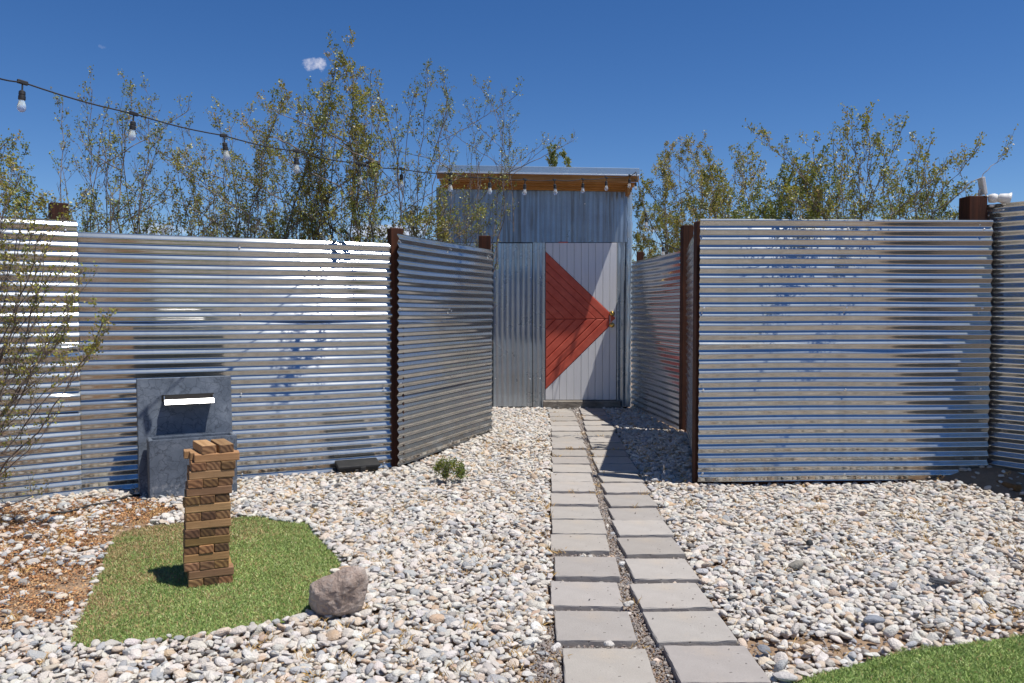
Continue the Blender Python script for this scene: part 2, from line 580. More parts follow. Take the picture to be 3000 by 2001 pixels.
# ------------------------------------------------------------------ yard shape
YARD = [(-6.2, 3.15), (-2.99, 5.6), (-.95, 6.52), (-.19, 8.25), (-.32, 10.58), (1.56, 10.58), (1.73, 8.6), (1.79, 8.4),
        (1.34, 5.9), (3.44, 5.96), (3.52, 6.0), (5.2, 2.6), (5.2, 1.2), (-6.2, 1.2)]
YARD_BACK = [(-6.3, 3.2), (-3.05, 5.70), (-.95, 6.68), (-.12, 8.32), (-.28, 10.7), (1.62, 10.7), (1.84, 8.6), (1.88, 8.4),
             (1.40, 6.04), (3.44, 6.06), (3.56, 6.1), (5.4, 3.7), (5.4, 1.2), (-6.3, 1.2)]
TURF1 = [gp(*p) for p in [(198, 1899), (215, 1862), (236, 1825), (258, 1770), (274, 1723), (296, 1668), (313, 1620), (334, 1580), (375, 1562), (421, 1550), (480, 1543),
                          (542, 1537), (650, 1526), (753, 1518), (790, 1526), (817, 1533), (860, 1536), (900, 1537), (915, 1563), (945, 1592), (968, 1620), (1006, 1662),
                          (960, 1730), (925, 1806), (850, 1826), (766, 1844), (690, 1858), (612, 1869), (500, 1880), (383, 1888), (281, 1903)]]
TURF2 = [gp(*p) for p in [(2290, 2020), (2420, 1978), (2513, 1953), (2590, 1934), (2666, 1915), (2830, 1892), (3010, 1868), (3300, 1830), (4300, 1900), (4300, 2500), (2000, 2500), (2150, 2100)]]
LITTER = [gp(*p) for p in [(-500, 1500), (0, 1488), (250, 1462), (420, 1468), (520, 1500), (420, 1550), (330, 1585), (300, 1650), (250, 1770), (180, 1840), (60, 1850), (-400, 1880)]]
DIRT1 = [gp(*p) for p in [(2190, 1880), (2330, 1870), (2480, 1885), (2650, 1850), (2850, 1830), (3000, 1770), (3300, 1740), (3300, 1850), (2666, 1915), (2344, 2001), (2200, 2060)]]
DIRT2 = [gp(*p) for p in [(2650, 1425), (2780, 1385), (2880, 1350), (3100, 1380), (3300, 1500), (3000, 1482), (2860, 1448), (2740, 1432)]]
SMALL = [gp(*p) for p in [(1520, 2080), (1560, 1930), (1590, 1840), (1640, 1830), (1650, 2080)]]


def ground_z(P):
    P = np.asarray(P, dtype=float)
    z = .012 * vnoise(P, .9, 5) + .006 * vnoise(P, .31, 6)
    near = np.clip(1 - np.hypot(P[:, 0], P[:, 1] - 5) / 12, 0, 1)
    z = z * np.minimum(1, near * 2)
    # flat where the path runs
    px = np.abs(P[:, 0] - (.50 + (P[:, 1] - 2.8) * .042))
    z *= np.clip((px - .35) / .35, 0, 1)
    # little bank of soil in the corner by the right fence
    z += .150 * np.exp(-(((P[:, 0] - 3.52) / .50) ** 2 + ((P[:, 1] - 5.98) / .42) ** 2))
    z += .03 * np.exp(-(((P[:, 0] + .2) / .5) ** 2 + ((P[:, 1] - 8.4) / .9) ** 2))
    return z


def flat_mask(P):
    return in_poly(P, TURF1) | in_poly(P, TURF2)


def axis_pts(a, b, step, far):
    core = np.arange(a, b + 1e-6, step)
    out = []
    s = step
    x = a
    while x > -far:
        s *= 1.35; x -= s; out.append(x)
    left = np.array(out[::-1])
    out = []; s = step; x = core[-1]
    while x < far:
        s *= 1.35; x += s; out.append(x)
    return np.concatenate([left, core, np.array(out)])


xs = axis_pts(-6.5, 6.5, .06, 1200)
ys = axis_pts(-1, 12, .06, 1200)
gx, gy = np.meshgrid(xs, ys, indexing='ij')
P = np.stack([gx.ravel(), gy.ravel()], 1)
fm = flat_mask(P)
zz = ground_z(P)
zz[fm] = -.008
V = np.column_stack([P, zz - .004])
nx, ny = len(xs), len(ys)
ii = np.arange(nx * ny).reshape(nx, ny)
Fq = np.stack([ii[:-1, :-1].ravel(), ii[1:, :-1].ravel(), ii[1:, 1:].ravel(), ii[:-1, 1:].ravel()], 1)
g = link('ground', np_mesh('ground', V, Fq, 4), M_dirt, smooth=True)
tag(g, 'sandy tan desert soil showing between the stones', kind='structure')


def poly_sheet(name, poly, z, mat, th=.012):
    bm = bmesh.new()
    vs_ = [bm.verts.new((p[0], p[1], z)) for p in poly]
    f = bm.faces.new(vs_)
    if f.normal.z < 0 or True:
        bm.normal_update()
        if f.normal.z < 0: f.normal_flip()
    r = bmesh.ops.extrude_face_region(bm, geom=[f])
    for e in r['geom']:
        if isinstance(e, bmesh.types.BMVert): e.co.z -= th
    bmesh.ops.recalc_face_normals(bm, faces=bm.faces)
    return bm_obj(name, bm, mat)


# ------------------------------------------------------------------ path of pavers
path = empty('paved_path', (0, 0, 0))
tag(path, 'double row of square grey concrete pavers leading to the shed door', kind='structure')
LEFT = [(2.72, .176), (3.10, .168), (3.469, .165), (3.835, .201), (4.257, .202), (4.578, .225), (4.90, .238), (5.27, .252), (5.66, .274), (5.985, .288),
        (6.33, .315), (6.70, .336), (7.06, .350), (7.42, .372), (7.79, .386), (8.14, .400), (8.50, .415), (8.90, .428), (9.32, .440), (9.72, .448), (10.1, .452)]
RIGHT = [(2.745, .566), (3.084, .5476), (3.434, .545), (3.81, .570), (4.19, .585), (4.543, .595), (4.87, .612), (5.23, .631), (5.60, .648), (5.976, .665),
         (6.32, .674), (6.67, .681), (7.02, .705), (7.39, .728), (7.77, .741), (8.13, .756), (8.53, .778), (8.94, .797), (9.36, .826), (9.78, .846), (10.14, .855)]
PTOP = .032


def px_fix(lst):
    out = []
    for Y, X in lst:
        q = gp(1500 + F * X / Y, 912 + F * 1.24 / Y, PTOP)
        out.append((q.y, q.x))
    return out


LEFT, RIGHT = px_fix(LEFT), px_fix(RIGHT)
PAVERS = []


def paver_mesh(seed):
    r = random.Random(seed)
    bm = bmesh.new()
    s = .305
    box(bm, 0, s, 0, s, -.05, 0, bevel=.005, seg=2)
    bmesh.ops.subdivide_edges(bm, edges=[e for e in bm.edges if e.calc_length() > .1], cuts=7, use_grid_fill=True)
    for v in bm.verts:
        edge = min(v.co.x, s - v.co.x, v.co.y, s - v.co.y)
        if edge < .006:
            v.co.x += r.uniform(-.0014, .0014); v.co.y += r.uniform(-.0014, .0014)
            if v.co.z > -.01: v.co.z += r.uniform(-.0022, .0004)
    me = bpy.data.meshes.new('paver'); bm.to_mesh(me); bm.free()
    me.materials.append(M_paver)
    return me


pmeshes = [paver_mesh(i) for i in range(5)]
for side, lst in ((0, LEFT), (1, RIGHT)):
    for i, (Y, X) in enumerate(lst):
        o = bpy.data.objects.new('paver', pmeshes[(i * 3 + side) % 5])
        col.objects.link(o)
        o.parent = path
        rz = R(random.uniform(-1.3, 1.3)) - R(1.5) * (1 if side == 0 else -1) * (Y < 6)
        nxt = lst[i + 1][0] if i + 1 < len(lst) else Y + .34
        o.location = (X, Y, PTOP + random.uniform(-.004, .005))
        o.rotation_euler = (R(random.uniform(-.5, .5)), R(random.uniform(-.5, .5)), rz)
        o.scale = (1, min(1.0 if Y < 7.3 else 1.12, (nxt - Y - .022) / .305), 1)
        q = random.uniform(.86, 1.06)
        o['tint'] = (q, q * random.uniform(.985, 1.0), q * random.uniform(.96, 1.0))
        PAVERS.append((X, Y, rz, o.scale[1] * .305))


def paver_hit(P, margin):
    h = np.zeros(len(P), bool)
    for X, Y, rz, d in PAVERS:
        x = P[:, 0] - X; y = P[:, 1] - Y
        c, s = math.cos(-rz), math.sin(-rz)
        u = x * c - y * s; w = x * s + y * c
        h |= (u > -margin) & (u < .305 + margin) & (w > -margin) & (w < d + margin)
    return h


def path_zone(P):
    l = np.interp(P[:, 1], [a for a, b in LEFT], [b for a, b in LEFT])
    r = np.interp(P[:, 1], [a for a, b in RIGHT], [b for a, b in RIGHT]) + .305
    return (P[:, 0] > l - .0) & (P[:, 0] < r + .0) & (P[:, 1] < 10.5)


# ------------------------------------------------------------------ gravel: instanced stones (nobody could count it)
stone_coll = bpy.data.collections.new('stone_shapes')


def stone_shape(seed, sub=3, facets=7):
    r = np.random.default_rng(seed)
    bm = bmesh.new()
    bmesh.ops.create_icosphere(bm, subdivisions=sub, radius=1.0)
    co = np.array([v.co[:] for v in bm.verts])
    for k in range(facets):
        n = r.normal(size=3); n /= np.linalg.norm(n)
        d = r.uniform(.55, .88)
        q = co @ n
        over = np.clip(q - d, 0, None)
        co = co - np.outer(over * .88, n)
    ax = r.normal(size=(3, 3))
    bumpv = .05 * np.sin(co @ ax[0] * 2.2 + seed) + .03 * np.sin(co @ ax[1] * 4 + 2 * seed)
    co = co * (1 + bumpv)[:, None]
    co *= np.array([1, r.uniform(.60, .85), r.uniform(.36, .54)])
    for v, c in zip(bm.verts, co): v.co = c
    me = bpy.data.meshes.new('stone'); bm.to_mesh(me); bm.free()
    me.polygons.foreach_set('use_smooth', [True] * len(me.polygons))
    me.materials.append(M_stone)
    return me


for i in range(16):
    o = bpy.data.objects.new('stone_shape_%02d' % i, stone_shape(100 + i, 3 if i < 10 else 2, 6 + i % 7))
    stone_coll.objects.link(o)

PAL = np.array([(.75, .69, .61), (.67, .63, .58), (.80, .76, .70), (.70, .57, .44), (.34, .36, .385), (.44, .46, .475), (.54, .50, .45), (.58, .40, .25), (.25, .235, .22), (.09, .095, .105), (.52, .36, .25)])
PW = np.array([.25, .17, .16, .13, .055, .085, .08, .03, .02, .004, .016]); PW = PW / PW.sum()
PAL2 = np.array([(.30, .25, .22), (.22, .19, .18), (.36, .31, .27), (.16, .16, .18), (.42, .36, .30), (.28, .20, .17)])


def scatter(name, pts, rot, scl, colr, label, cat=None):
    me = bpy.data.meshes.new(name)
    me.vertices.add(len(pts))
    me.vertices.foreach_set('co', np.ascontiguousarray(pts, dtype=np.float32).ravel())
    for nm, arr in (('rot', rot), ('scl', scl)):
        a = me.attributes.new(nm, 'FLOAT_VECTOR', 'POINT')
        a.data.foreach_set('vector', np.ascontiguousarray(arr, dtype=np.float32).ravel())
    a = me.attributes.new('Col', 'FLOAT_COLOR', 'POINT')
    c4 = np.ones((len(pts), 4), np.float32); c4[:, :3] = colr
    a.data.foreach_set('color', c4.ravel())
    a = me.attributes.new('pick', 'INT', 'POINT')
    a.data.foreach_set('value', rng.integers(0, 16, len(pts)).astype(np.int32))
    o = bpy.data.objects.new(name, me)
    col.objects.link(o)
    tag(o, label, cat, kind='stuff')
    ng = bpy.data.node_groups.new(name + '_nodes', 'GeometryNodeTree')
    ng.interface.new_socket('Geometry', in_out='INPUT', socket_type='NodeSocketGeometry')
    ng.interface.new_socket('Geometry', in_out='OUTPUT', socket_type='NodeSocketGeometry')
    N, L = ng.nodes, ng.links
    gi = N.new('NodeGroupInput'); go = N.new('NodeGroupOutput')
    iop = N.new('GeometryNodeInstanceOnPoints')
    ci = N.new('GeometryNodeCollectionInfo')
    ci.inputs['Collection'].default_value = stone_coll
    ci.inputs['Separate Children'].default_value = True
    ci.inputs['Reset Children'].default_value = True

    def attrn(nm, typ):
        n = N.new('GeometryNodeInputNamedAttribute'); n.data_type = typ; n.inputs['Name'].default_value = nm
        return n.outputs['Attribute']
    L.new(gi.outputs[0], iop.inputs['Points'])
    L.new(ci.outputs[0], iop.inputs['Instance'])
    iop.inputs['Pick Instance'].default_value = True
    L.new(attrn('pick', 'INT'), iop.inputs['Instance Index'])
    e2r = N.new('FunctionNodeEulerToRotation')
    L.new(attrn('rot', 'FLOAT_VECTOR'), e2r.inputs[0])
    L.new(e2r.outputs[0], iop.inputs['Rotation'])
    L.new(attrn('scl', 'FLOAT_VECTOR'), iop.inputs['Scale'])
    L.new(iop.outputs[0], go.inputs[0])
    md = o.modifiers.new('scatter', 'NODES'); md.node_group = ng
    return o


def grid_pts(step, y0, y1, jitter=.48):
    xs_ = np.arange(-5.6, 5.2, step); ys_ = np.arange(y0, y1, step * .9)
    a, b = np.meshgrid(xs_, ys_)
    a = a + (np.arange(a.shape[0]) % 2)[:, None] * step / 2
    Q = np.stack([a.ravel(), b.ravel()], 1)
    Q += rng.uniform(-jitter, jitter, Q.shape) * step
    Q = Q[(np.abs(Q[:, 0]) < .70 * Q[:, 1] + .35)]
    return Q


def density(Q):
    d = np.ones(len(Q))
    lit = in_poly(Q, LITTER)
    nn = vnoise(Q, .28, 31)
    d[lit] = np.clip(.34 + .42 * nn[lit], .04, 1)
    dd = in_poly(Q, DIRT1); d[dd] = np.clip(.30 + .5 * nn[dd], .03, 1)
    dd = in_poly(Q, DIRT2); d[dd] = .06
    d[in_poly(Q, SMALL)] = .14
    d[path_zone(Q)] = .10
    # thin spots where soil shows along the path edge and by the turf
    d *= np.where(vnoise(Q, .5, 77) > .78, .55, 1)
    return d


Ps, Rs, Ss, Cs = [], [], [], []
for layer, (step, zoff, keep) in enumerate(((.0325, .004, 1.0), (.0345, .015, .95), (.060, .024, .6))):
    Q = grid_pts(step, 2.2, 10.6)
    Q = Q[in_poly(Q, YARD)]
    m = (rng.random(len(Q)) < density(Q) * keep) & ~in_poly(Q, TURF1) & ~in_poly(Q, TURF2) & ~paver_hit(Q, .016)
    Q = Q[m]
    n = len(Q)
    size = np.clip(rng.lognormal(math.log(.0180), .34, n), .009, .042)
    inpath = path_zone(Q) | in_poly(Q, SMALL)
    size[inpath] *= .8
    z = ground_z(Q) + zoff + size * .12 + rng.uniform(-.003, .004, n)
    z[inpath] = ground_z(Q[inpath]) + .006
    Ps.append(np.column_stack([Q, z]))
    Rs.append(np.column_stack([rng.normal(0, .30, n), rng.normal(0, .30, n), rng.uniform(0, 6.28, n)]))
    Ss.append(size[:, None] * rng.uniform(.85, 1.2, (n, 3)))
    ci = rng.choice(len(PAL), n, p=PW)
    c = PAL[ci] * rng.uniform(.88, 1.16, (n, 1)) * rng.uniform(.97, 1.03, (n, 3))
    Cs.append(np.clip(c, .02, .84))
gr = scatter('gravel', np.concatenate(Ps), np.concatenate(Rs), np.concatenate(Ss), np.concatenate(Cs),
             'cream, white and blue grey river pebbles covering the yard')
print('stones', sum(len(p) for p in Ps))

# fine pea gravel between the pavers
Q = grid_pts(.0125, 2.45, 10.5)
m = (path_zone(Q) | in_poly(Q, SMALL)) & ~paver_hit(Q, .003)
Q = Q[m]
Q2 = grid_pts(.02, 2.45, 5.2)
edge = in_poly(Q2, DIRT1) & (rng.random(len(Q2)) < .30)
Q = np.concatenate([Q, Q2[edge]])
n = len(Q)
size = np.clip(rng.lognormal(math.log(.0068), .3, n), .004, .014)
scatter('pea_gravel', np.column_stack([Q, ground_z(Q) + .003 + size * .2]), rng.normal(0, .8, (n, 3)), size[:, None] * rng.uniform(.8, 1.25, (n, 3)),
        PAL2[rng.integers(0, 6, n)] * rng.uniform(.8, 1.3, (n, 1)), 'fine brown and grey pea gravel filling the gaps between the pavers')
print('pea', n)
gq = []
for X, Y, rz, d in PAVERS:
    for _ in range(rng.integers(1, 6)):
        gq.append((X + rng.uniform(.02, .285), Y + rng.uniform(.02, d - .02)))
gq = np.array(gq); n = len(gq)
size = np.clip(rng.lognormal(math.log(.0028), .45, n), .0015, .009)
scatter('grit', np.column_stack([gq, PTOP + size * .5]), rng.normal(0, .5, (n, 3)), size[:, None] * np.ones((n, 3)),
        PAL2[rng.integers(0, 6, n)] * rng.uniform(.5, 1.6, (n, 1)), 'loose specks of grit lying on the concrete pavers')


# ------------------------------------------------------------------ turf, litter, dry grass (single meshes of small faces)
def blades(name, Q, z, length, width, lean, colr, mat, label):
    n = len(Q)
    a = rng.uniform(0, 2 * math.pi, n)
    la = rng.uniform(0, 2 * math.pi, n)
    L = length
    side = np.stack([np.cos(a), np.sin(a), np.zeros(n)], 1) * (width[:, None] / 2)
    off = np.stack([np.cos(la) * lean, np.sin(la) * lean, np.sqrt(np.clip(1 - lean ** 2, .02, 1))], 1) * L[:, None]
    b = np.column_stack([Q, z])
    V = np.stack([b - side, b + side, b + off * .6 + side * .7 + np.array([0, 0, .001]), b + off], 1)
    V[:, 3] += (off * .15) * np.array([1, 1, -.5])
    Fc = np.arange(n * 4).reshape(n, 4)
    me = np_mesh(name, V.reshape(-1, 3), Fc[:, [0, 1, 2, 3]], 4)
    set_cols(me, np.repeat(colr, 4, 0))
    o = link(name, me, mat)
    return tag(o, label, kind='stuff')


for k, (poly, lab, lab2, brown) in enumerate(((TURF1, 'green turf patch under the wooden block tower', 'short turf blades on the patch under the block tower', True),
                                              (TURF2, 'green turf in the near right corner', 'short turf blades in the near right corner', False))):
    s = poly_sheet('turf_mat', poly, .010, M_turfbase, .02)
    tag(s, lab, kind='structure')
    pa = np.array([p[:2] for p in poly])
    x0, y0 = pa.min(0); x1, y1 = pa.max(0)
    if k: x1 = min(x1, 2.6); y0 = max(y0, 2.3)
    nb = int((x1 - x0) * (y1 - y0) * 42000)
    Q = rng.uniform((x0, y0), (x1, y1), (nb, 2))
    # ragged border
    Qj = Q + np.stack([vnoise(Q, .05, 3), vnoise(Q, .05, 4)], 1) * .018
    Q = Q[in_poly(Qj, poly)]
    n = len(Q)
    patch = vnoise(Q, .16, 41) * .6 + vnoise(Q, .05, 42) * .4
    if brown:
        c0 = gp(330, 1700)
        w = np.clip(1.15 - (Q[:, 0] - (-2.05)) / .55, 0, 1) * .55 + np.clip(1 - np.abs(Q[:, 1] - 4.7) / .35, 0, 1) * np.clip((-1.2 - Q[:, 0]) / .5, 0, 1) * .4
        pb = np.clip(w * (.95 + .8 * patch) + .16 + .14 * patch, 0.05, .85)
    else:
        pb = np.clip(.05 + .06 * patch, 0.02, .2)
    u = rng.random(n)
    c = np.where((u < pb)[:, None], np.array([.46, .31, .16]), np.array([.33, .41, .13]))
    c = np.where(((u > .90))[:, None], np.array([.43, .49, .21]), c)
    c = c * rng.uniform(.65, 1.35, (n, 1)) * (1 + .12 * patch[:, None])
    blades('turf', Q, np.full(n, .009), rng.uniform(.010, .021, n), rng.uniform(.0018, .0032, n), rng.uniform(.25, .85, n), c, M_blade, lab2)


def chips(name, Q, z, size, colr, label, ar=.45, tilt=.5):
    n = len(Q)
    a = rng.uniform(0, 6.28, n)
    u = np.stack([np.cos(a), np.sin(a), rng.normal(0, tilt, n)], 1); u /= np.linalg.norm(u, axis=1)[:, None]
    w = np.stack([-np.sin(a), np.cos(a), rng.normal(0, tilt, n)], 1) * ar
    c = np.column_stack([Q, z])
    s = size[:, None]
    V = np.stack([c - u * s, c + w * s, c + u * s, c - w * s], 1)
    me = np_mesh(name, V.reshape(-1, 3), np.arange(n * 4).reshape(n, 4), 4)
    set_cols(me, np.repeat(colr, 4, 0))
    return tag(link(name, me, M_dry), label, kind='stuff')


Q = grid_pts(.0085, 2.9, 6.2)
Q = Q[in_poly(Q, YARD) & ~in_poly(Q, TURF1)]
lit = in_poly(Q, LITTER)
w = np.where(lit, .62 + .7 * vnoise(Q, .22, 31) * -1 + .2 * vnoise(Q, .07, 12), 0)
# spill along fence base and turf edge
w2 = np.clip(.25 * vnoise(Q, .3, 55), 0, 1) * (Q[:, 0] < -1.6)
Q = Q[rng.random(len(Q)) < np.maximum(w, w2)]
n = len(Q)
pal = np.array([(.42, .20, .085), (.31, .14, .06), (.50, .28, .13), (.20, .09, .04), (.58, .36, .17)])
chips('leaf_litter', Q, ground_z(Q) + rng.uniform(.004, .026, n), rng.uniform(.004, .0095, n), pal[rng.integers(0, 5, n)] * rng.uniform(.7, 1.2, (n, 1)),
      'rust brown leaf litter drifted between the pebbles at the left')
print('litter', n)

# straw tufts
tq, tc = [], []
cand = grid_pts(.13, 2.5, 10.3)
cand = cand[in_poly(cand, YARD) & ~in_poly(cand, TURF1) & ~in_poly(cand, TURF2) & ~paver_hit(cand, .0)]
pick = cand[rng.random(len(cand)) < np.clip(.34 + .4 * vnoise(cand, .6, 91), .05, 1)]
ex = [gp(x_, y_) for x_, y_ in ((2330, 1418), (2480, 1422), (2590, 1420), (2160, 1418), (1400, 1275), (1385, 1290), (1340, 1320), (1280, 1345), (1120, 1385), (2950, 1440), (1605, 1500), (1600, 1620), (1610, 1700), (2200, 1540))]
pick = np.concatenate([pick, np.array([e[:2] for e in ex])])
for p_ in pick:
    k = rng.integers(8, 26)
    tq.append(p_ + rng.normal(0, .020, (k, 2)))
tq = np.concatenate(tq); n = len(tq)
blades('dry_grass', tq, ground_z(tq) + .018, rng.uniform(.018, .05, n), rng.uniform(.0012, .0026, n), rng.uniform(.3, .98, n),
       np.array([.62, .40, .15]) * rng.uniform(.65, 1.3, (n, 1)), M_dry, 'straw coloured dry grass wisps among the pebbles')


# ------------------------------------------------------------------ corrugated sheets
PITCHC, AMP = .0677, .0094


def corrugated(name, p0, p1, z0, z1, mat, parent, off=0.0, seed=0, wob=.0022, vertical=False, phase=0.0, amp=AMP, pitch=PITCHC,
               flat_edge=None, zslope=0.0, bot=None, curl=None, lap=False):
    """sheet standing between plan points p0 and p1; corrugations run along it (or upright when vertical)"""
    r = np.random.default_rng(seed + 500)
    p0 = np.array(p0, float); p1 = np.array(p1, float)
    Lh = np.linalg.norm(p1 - p0)
    d = (p1 - p0) / Lh
    nrm = np.array([d[1], -d[0]])          # faces the camera side
    hgt = z1 - z0
    if vertical:
        nu = max(8, int(Lh / pitch * 10)); nv = max(4, int(hgt / .12))
    else:
        nu = max(6, int(Lh / .045)); nv = max(10, int(hgt / pitch * 12))
    u = np.linspace(0, Lh, nu + 1); v = np.linspace(z0, z1, nv + 1)
    U, W = np.meshgrid(u, v, indexing='ij')
    wbl = np.zeros_like(U); sh = np.zeros_like(U)
    for k in range(7):
        fu = r.uniform(1.2, 9); fv = r.uniform(.8, 6); ph = r.uniform(0, 6.28)
        wbl += np.sin(U * fu + W * fv + ph) / (1 + .22 * fu) * wob
        sh += np.sin(U * r.uniform(.8, 4) + W * r.uniform(0, 3) + r.uniform(0, 6.28)) * .0011
    t_ = U if vertical else W
    prof = np.sin((t_ + sh + phase) / pitch * 2 * math.pi)
    prof = np.arcsin(.955 * prof) / math.asin(.955)
    D = off + amp * prof + wbl
    # a few dings
    for k in range(int(Lh * hgt * 1.6)):
        cu, cw = r.uniform(0, Lh), r.uniform(z0, z1)
        D -= r.uniform(.0008, .0028) * np.exp(-((U - cu) / r.uniform(.03, .12)) ** 2 - ((W - cw) / .03) ** 2)
    if curl is not None:                      # (u centre, z centre, size, depth) bent lip
        for cu, cw, s1, dep in curl:
            D += dep * np.exp(-((U - cu) / s1) ** 2 - ((W - cw) / .028) ** 2)
    if lap: D += .0022 * np.exp(-(W - z0) / .03)
    X = p0[0] + d[0] * U + nrm[0] * D
    Yy = p0[1] + d[1] * U + nrm[1] * D
    Z = W.copy()
    if bot is not None:
        lowz = np.interp(U[:, 0], bot[0], bot[1])
        Z = np.maximum(Z, lowz[:, None] + (Z - Z.min()) * .0005)
    A = np.stack([X, Yy, Z], -1).reshape(-1, 3)
    th = .0008
    Bk = A - np.array([nrm[0], nrm[1], 0]) * th
    nU, nV = nu + 1, nv + 1
    idx = np.arange(nU * nV).reshape(nU, nV)
    f1 = np.stack([idx[:-1, :-1].ravel(), idx[1:, :-1].ravel(), idx[1:, 1:].ravel(), idx[:-1, 1:].ravel()], 1)
    o2 = nU * nV
    f2 = f1[:, ::-1] + o2
    # rim
    per = np.concatenate([idx[:, 0], idx[-1, 1:], idx[-2::-1, -1], idx[0, -2::-1]])
    # the rim has its own vertices, so the face shading stays clean up to the cut edge
    m_ = len(per)
    k0 = 2 * o2
    a_ = np.arange(m_ - 1)
    f3 = np.stack([k0 + a_, k0 + a_ + m_, k0 + a_ + 1 + m_, k0 + a_ + 1], 1)
    me = np_mesh(name, np.concatenate([A, Bk, A[per], Bk[per]]), np.concatenate([f1, f2, f3]), 4)
    return link(name, me, mat, parent, smooth=True)


def screws(parent, p0, p1, zs, us, seed):
    p0 = Vector(p0); p1 = Vector(p1); d = (p1 - p0).normalized(); L = (p1 - p0).length
    nrm = Vector((d.y, -d.x))
    r = random.Random(seed)
    bm = bmesh.new()
    for u in us:
        for z in zs:
            q = p0 + d * (u if u >= 0 else L + u) + nrm * (AMP + .004)
            M = Matrix.Translation((q.x, q.y, z + r.uniform(-.01, .01))) @ Matrix.Rotation(math.atan2(nrm.y, nrm.x), 4, 'Z') @ Matrix.Rotation(math.pi / 2, 4, 'Y')
            lathe(bm, [(.0075, -.003), (.0075, 0), (.0045, .001), (.0045, .005), (.003, .006)], M, 8)
    o = bm_obj('fixing_screws', bm, M_steel, parent)
    o['kind'] = 'stuff'


def post(name, x0, x1, y0, y1, z0, z1, parent, rz=0.0, mat=None):
    bm = bmesh.new()
    box(bm, -(x1 - x0) / 2, (x1 - x0) / 2, -(y1 - y0) / 2, (y1 - y0) / 2, z0, z1, bevel=.004)
    bmesh.ops.transform(bm, matrix=Matrix.Translation(((x0 + x1) / 2, (y0 + y1) / 2, 0)) @ Matrix.Rotation(rz, 4, 'Z'), verts=bm.verts)
    return bm_obj(name, bm, mat or M_post, parent)


def fence(label, p0, p1, z0, z1, seams, seed, bot=None, wob=.0022, scr=True, curl=None, lapgap=.004):
    f = empty('corrugated_fence')
    tag(f, label, 'fence')
    zs = [z0] + seams + [z1]
    n = len(zs) - 1
    for i in range(n):
        a = zs[i] - (.035 if i else 0)
        corrugated('corrugated_sheet', p0, p1, a, zs[i + 1], M_galv, f, off=i * lapgap, seed=seed * 10 + i, bot=bot if i == 0 else None, wob=wob, curl=curl, lap=i > 0)
    if scr:
        L = (Vector(p1) - Vector(p0)).length
        screws(f, p0, p1, [z0 + .06, z0 + .66, z0 + 1.25, z1 - .07], [.03, -.06] if L < 1.8 else [.03, L * .5, -.07], seed)
    return f


def along(p0, p1, u):
    p0 = Vector(p0); p1 = Vector(p1)
    return p0 + (p1 - p0).normalized() * u


def rail(name, p0, p1, z0, z1, back0, back1, parent, mat=None):
    p0 = Vector(p0); p1 = Vector(p1); d = (p1 - p0); L = d.length; d.normalize()
    bm = bmesh.new()
    box(bm, 0, L, back0, back1, z0, z1, bevel=.003)
    bmesh.ops.transform(bm, matrix=Matrix.Translation((p0.x, p0.y, 0)) @ Matrix.Rotation(math.atan2(d.y, d.x), 4, 'Z'), verts=bm.verts)
    return bm_obj(name, bm, mat or M_post, parent)


LF0, LF1 = (-3.06, 5.567), (-.965, 6.565)      # long left fence
FL0, FL1 = (-5.9, 3.42), (-2.955, 5.585)      # far left
DD0, DD1 = (-.908, 6.50), (-.205, 8.25)      # angled panel into the passage
CC0, CC1 = (1.545, 10.57), (1.775, 8.60)
C20, C21 = (1.80, 8.42), (1.375, 6.02)
AA0, AA1 = (1.335, 5.84), (3.462, 5.927)
BB0, BB1 = (3.462, 6.03), (5.312, 3.48)

f = fence('bright corrugated metal fence at the far left, behind the creosote', FL0, FL1, -.02, 1.885, [.62, 1.26], 1, curl=[(3.55, 1.01, .10, .03), (3.6, .72, .07, -.012)])
p = along(FL0, FL1, 3.63 - .10)
post('fence_post', p.x - .115, p.x - .005, p.y + .09, p.y + .20, -.1, 2.01, f, R(36))
p = along(FL0, FL1, 3.63 - .55)
post('fence_post', p.x - .10, p.x - .01, p.y + .08, p.y + .18, -.1, 2.13, f, R(36))
rail('bottom_board', FL0, FL1, -.08, .04, .03, .065, f)

f = fence('long corrugated metal fence behind the blue grey fountain', LF0, LF1, -.005, 1.812, [.70, 1.26], 2, curl=[(.40, .66, .05, -.010)])
rail('bottom_board', LF0, LF1, -.08, .06, .03, .065, f)
post('fence_post', -.992, -.886, 6.565, 6.665, -.1, 1.935, f, R(25))

f = fence('corrugated fence panel angled back toward the shed, left of the path', DD0, DD1, .035, 1.885, [.655, 1.215], 3, bot=([0, 1.0, 1.85], [.01, .03, .055]))
post('fence_post', -.335, -.215, 8.26, 8.37, -.1, 2.03, f, R(0))
rail('bottom_board', (-.90, 6.60), (-.24, 8.23), -.05, .07, .02, .05, f)

f = fence('corrugated fence panel beside the door, reflecting red, right of the path', CC1, CC0, .0, 1.90, [.66, 1.24], 4, wob=.004)
# faces the path: flip its normal side by rebuilding from the other end
for c_ in list(f.children): bpy.data.objects.remove(c_)
for i, (a, b) in enumerate(((.02, .66), (.625, 1.24), (1.205, 1.90))):
    corrugated('corrugated_sheet', CC0, CC1, a, b, M_galv, f, off=i * .004, seed=40 + i, wob=.003, lap=i > 0)
screws(f, CC0, CC1, [.1, .7, 1.3, 1.85], [.1, -.05], 3)
pp = post('fence_post', 1.762, 1.872, 8.49, 8.60, -.1, 2.16, f, R(4))
pp['label'] = 'dark brown square timber post standing beside the passage panel'
post('fence_post', 1.58, 1.66, 10.35, 10.43, -.1, 2.02, f)

f = fence('narrow corrugated fence return seen edge on between two posts', C20, C21, .0, 1.90, [.66, 1.24], 5, scr=False)

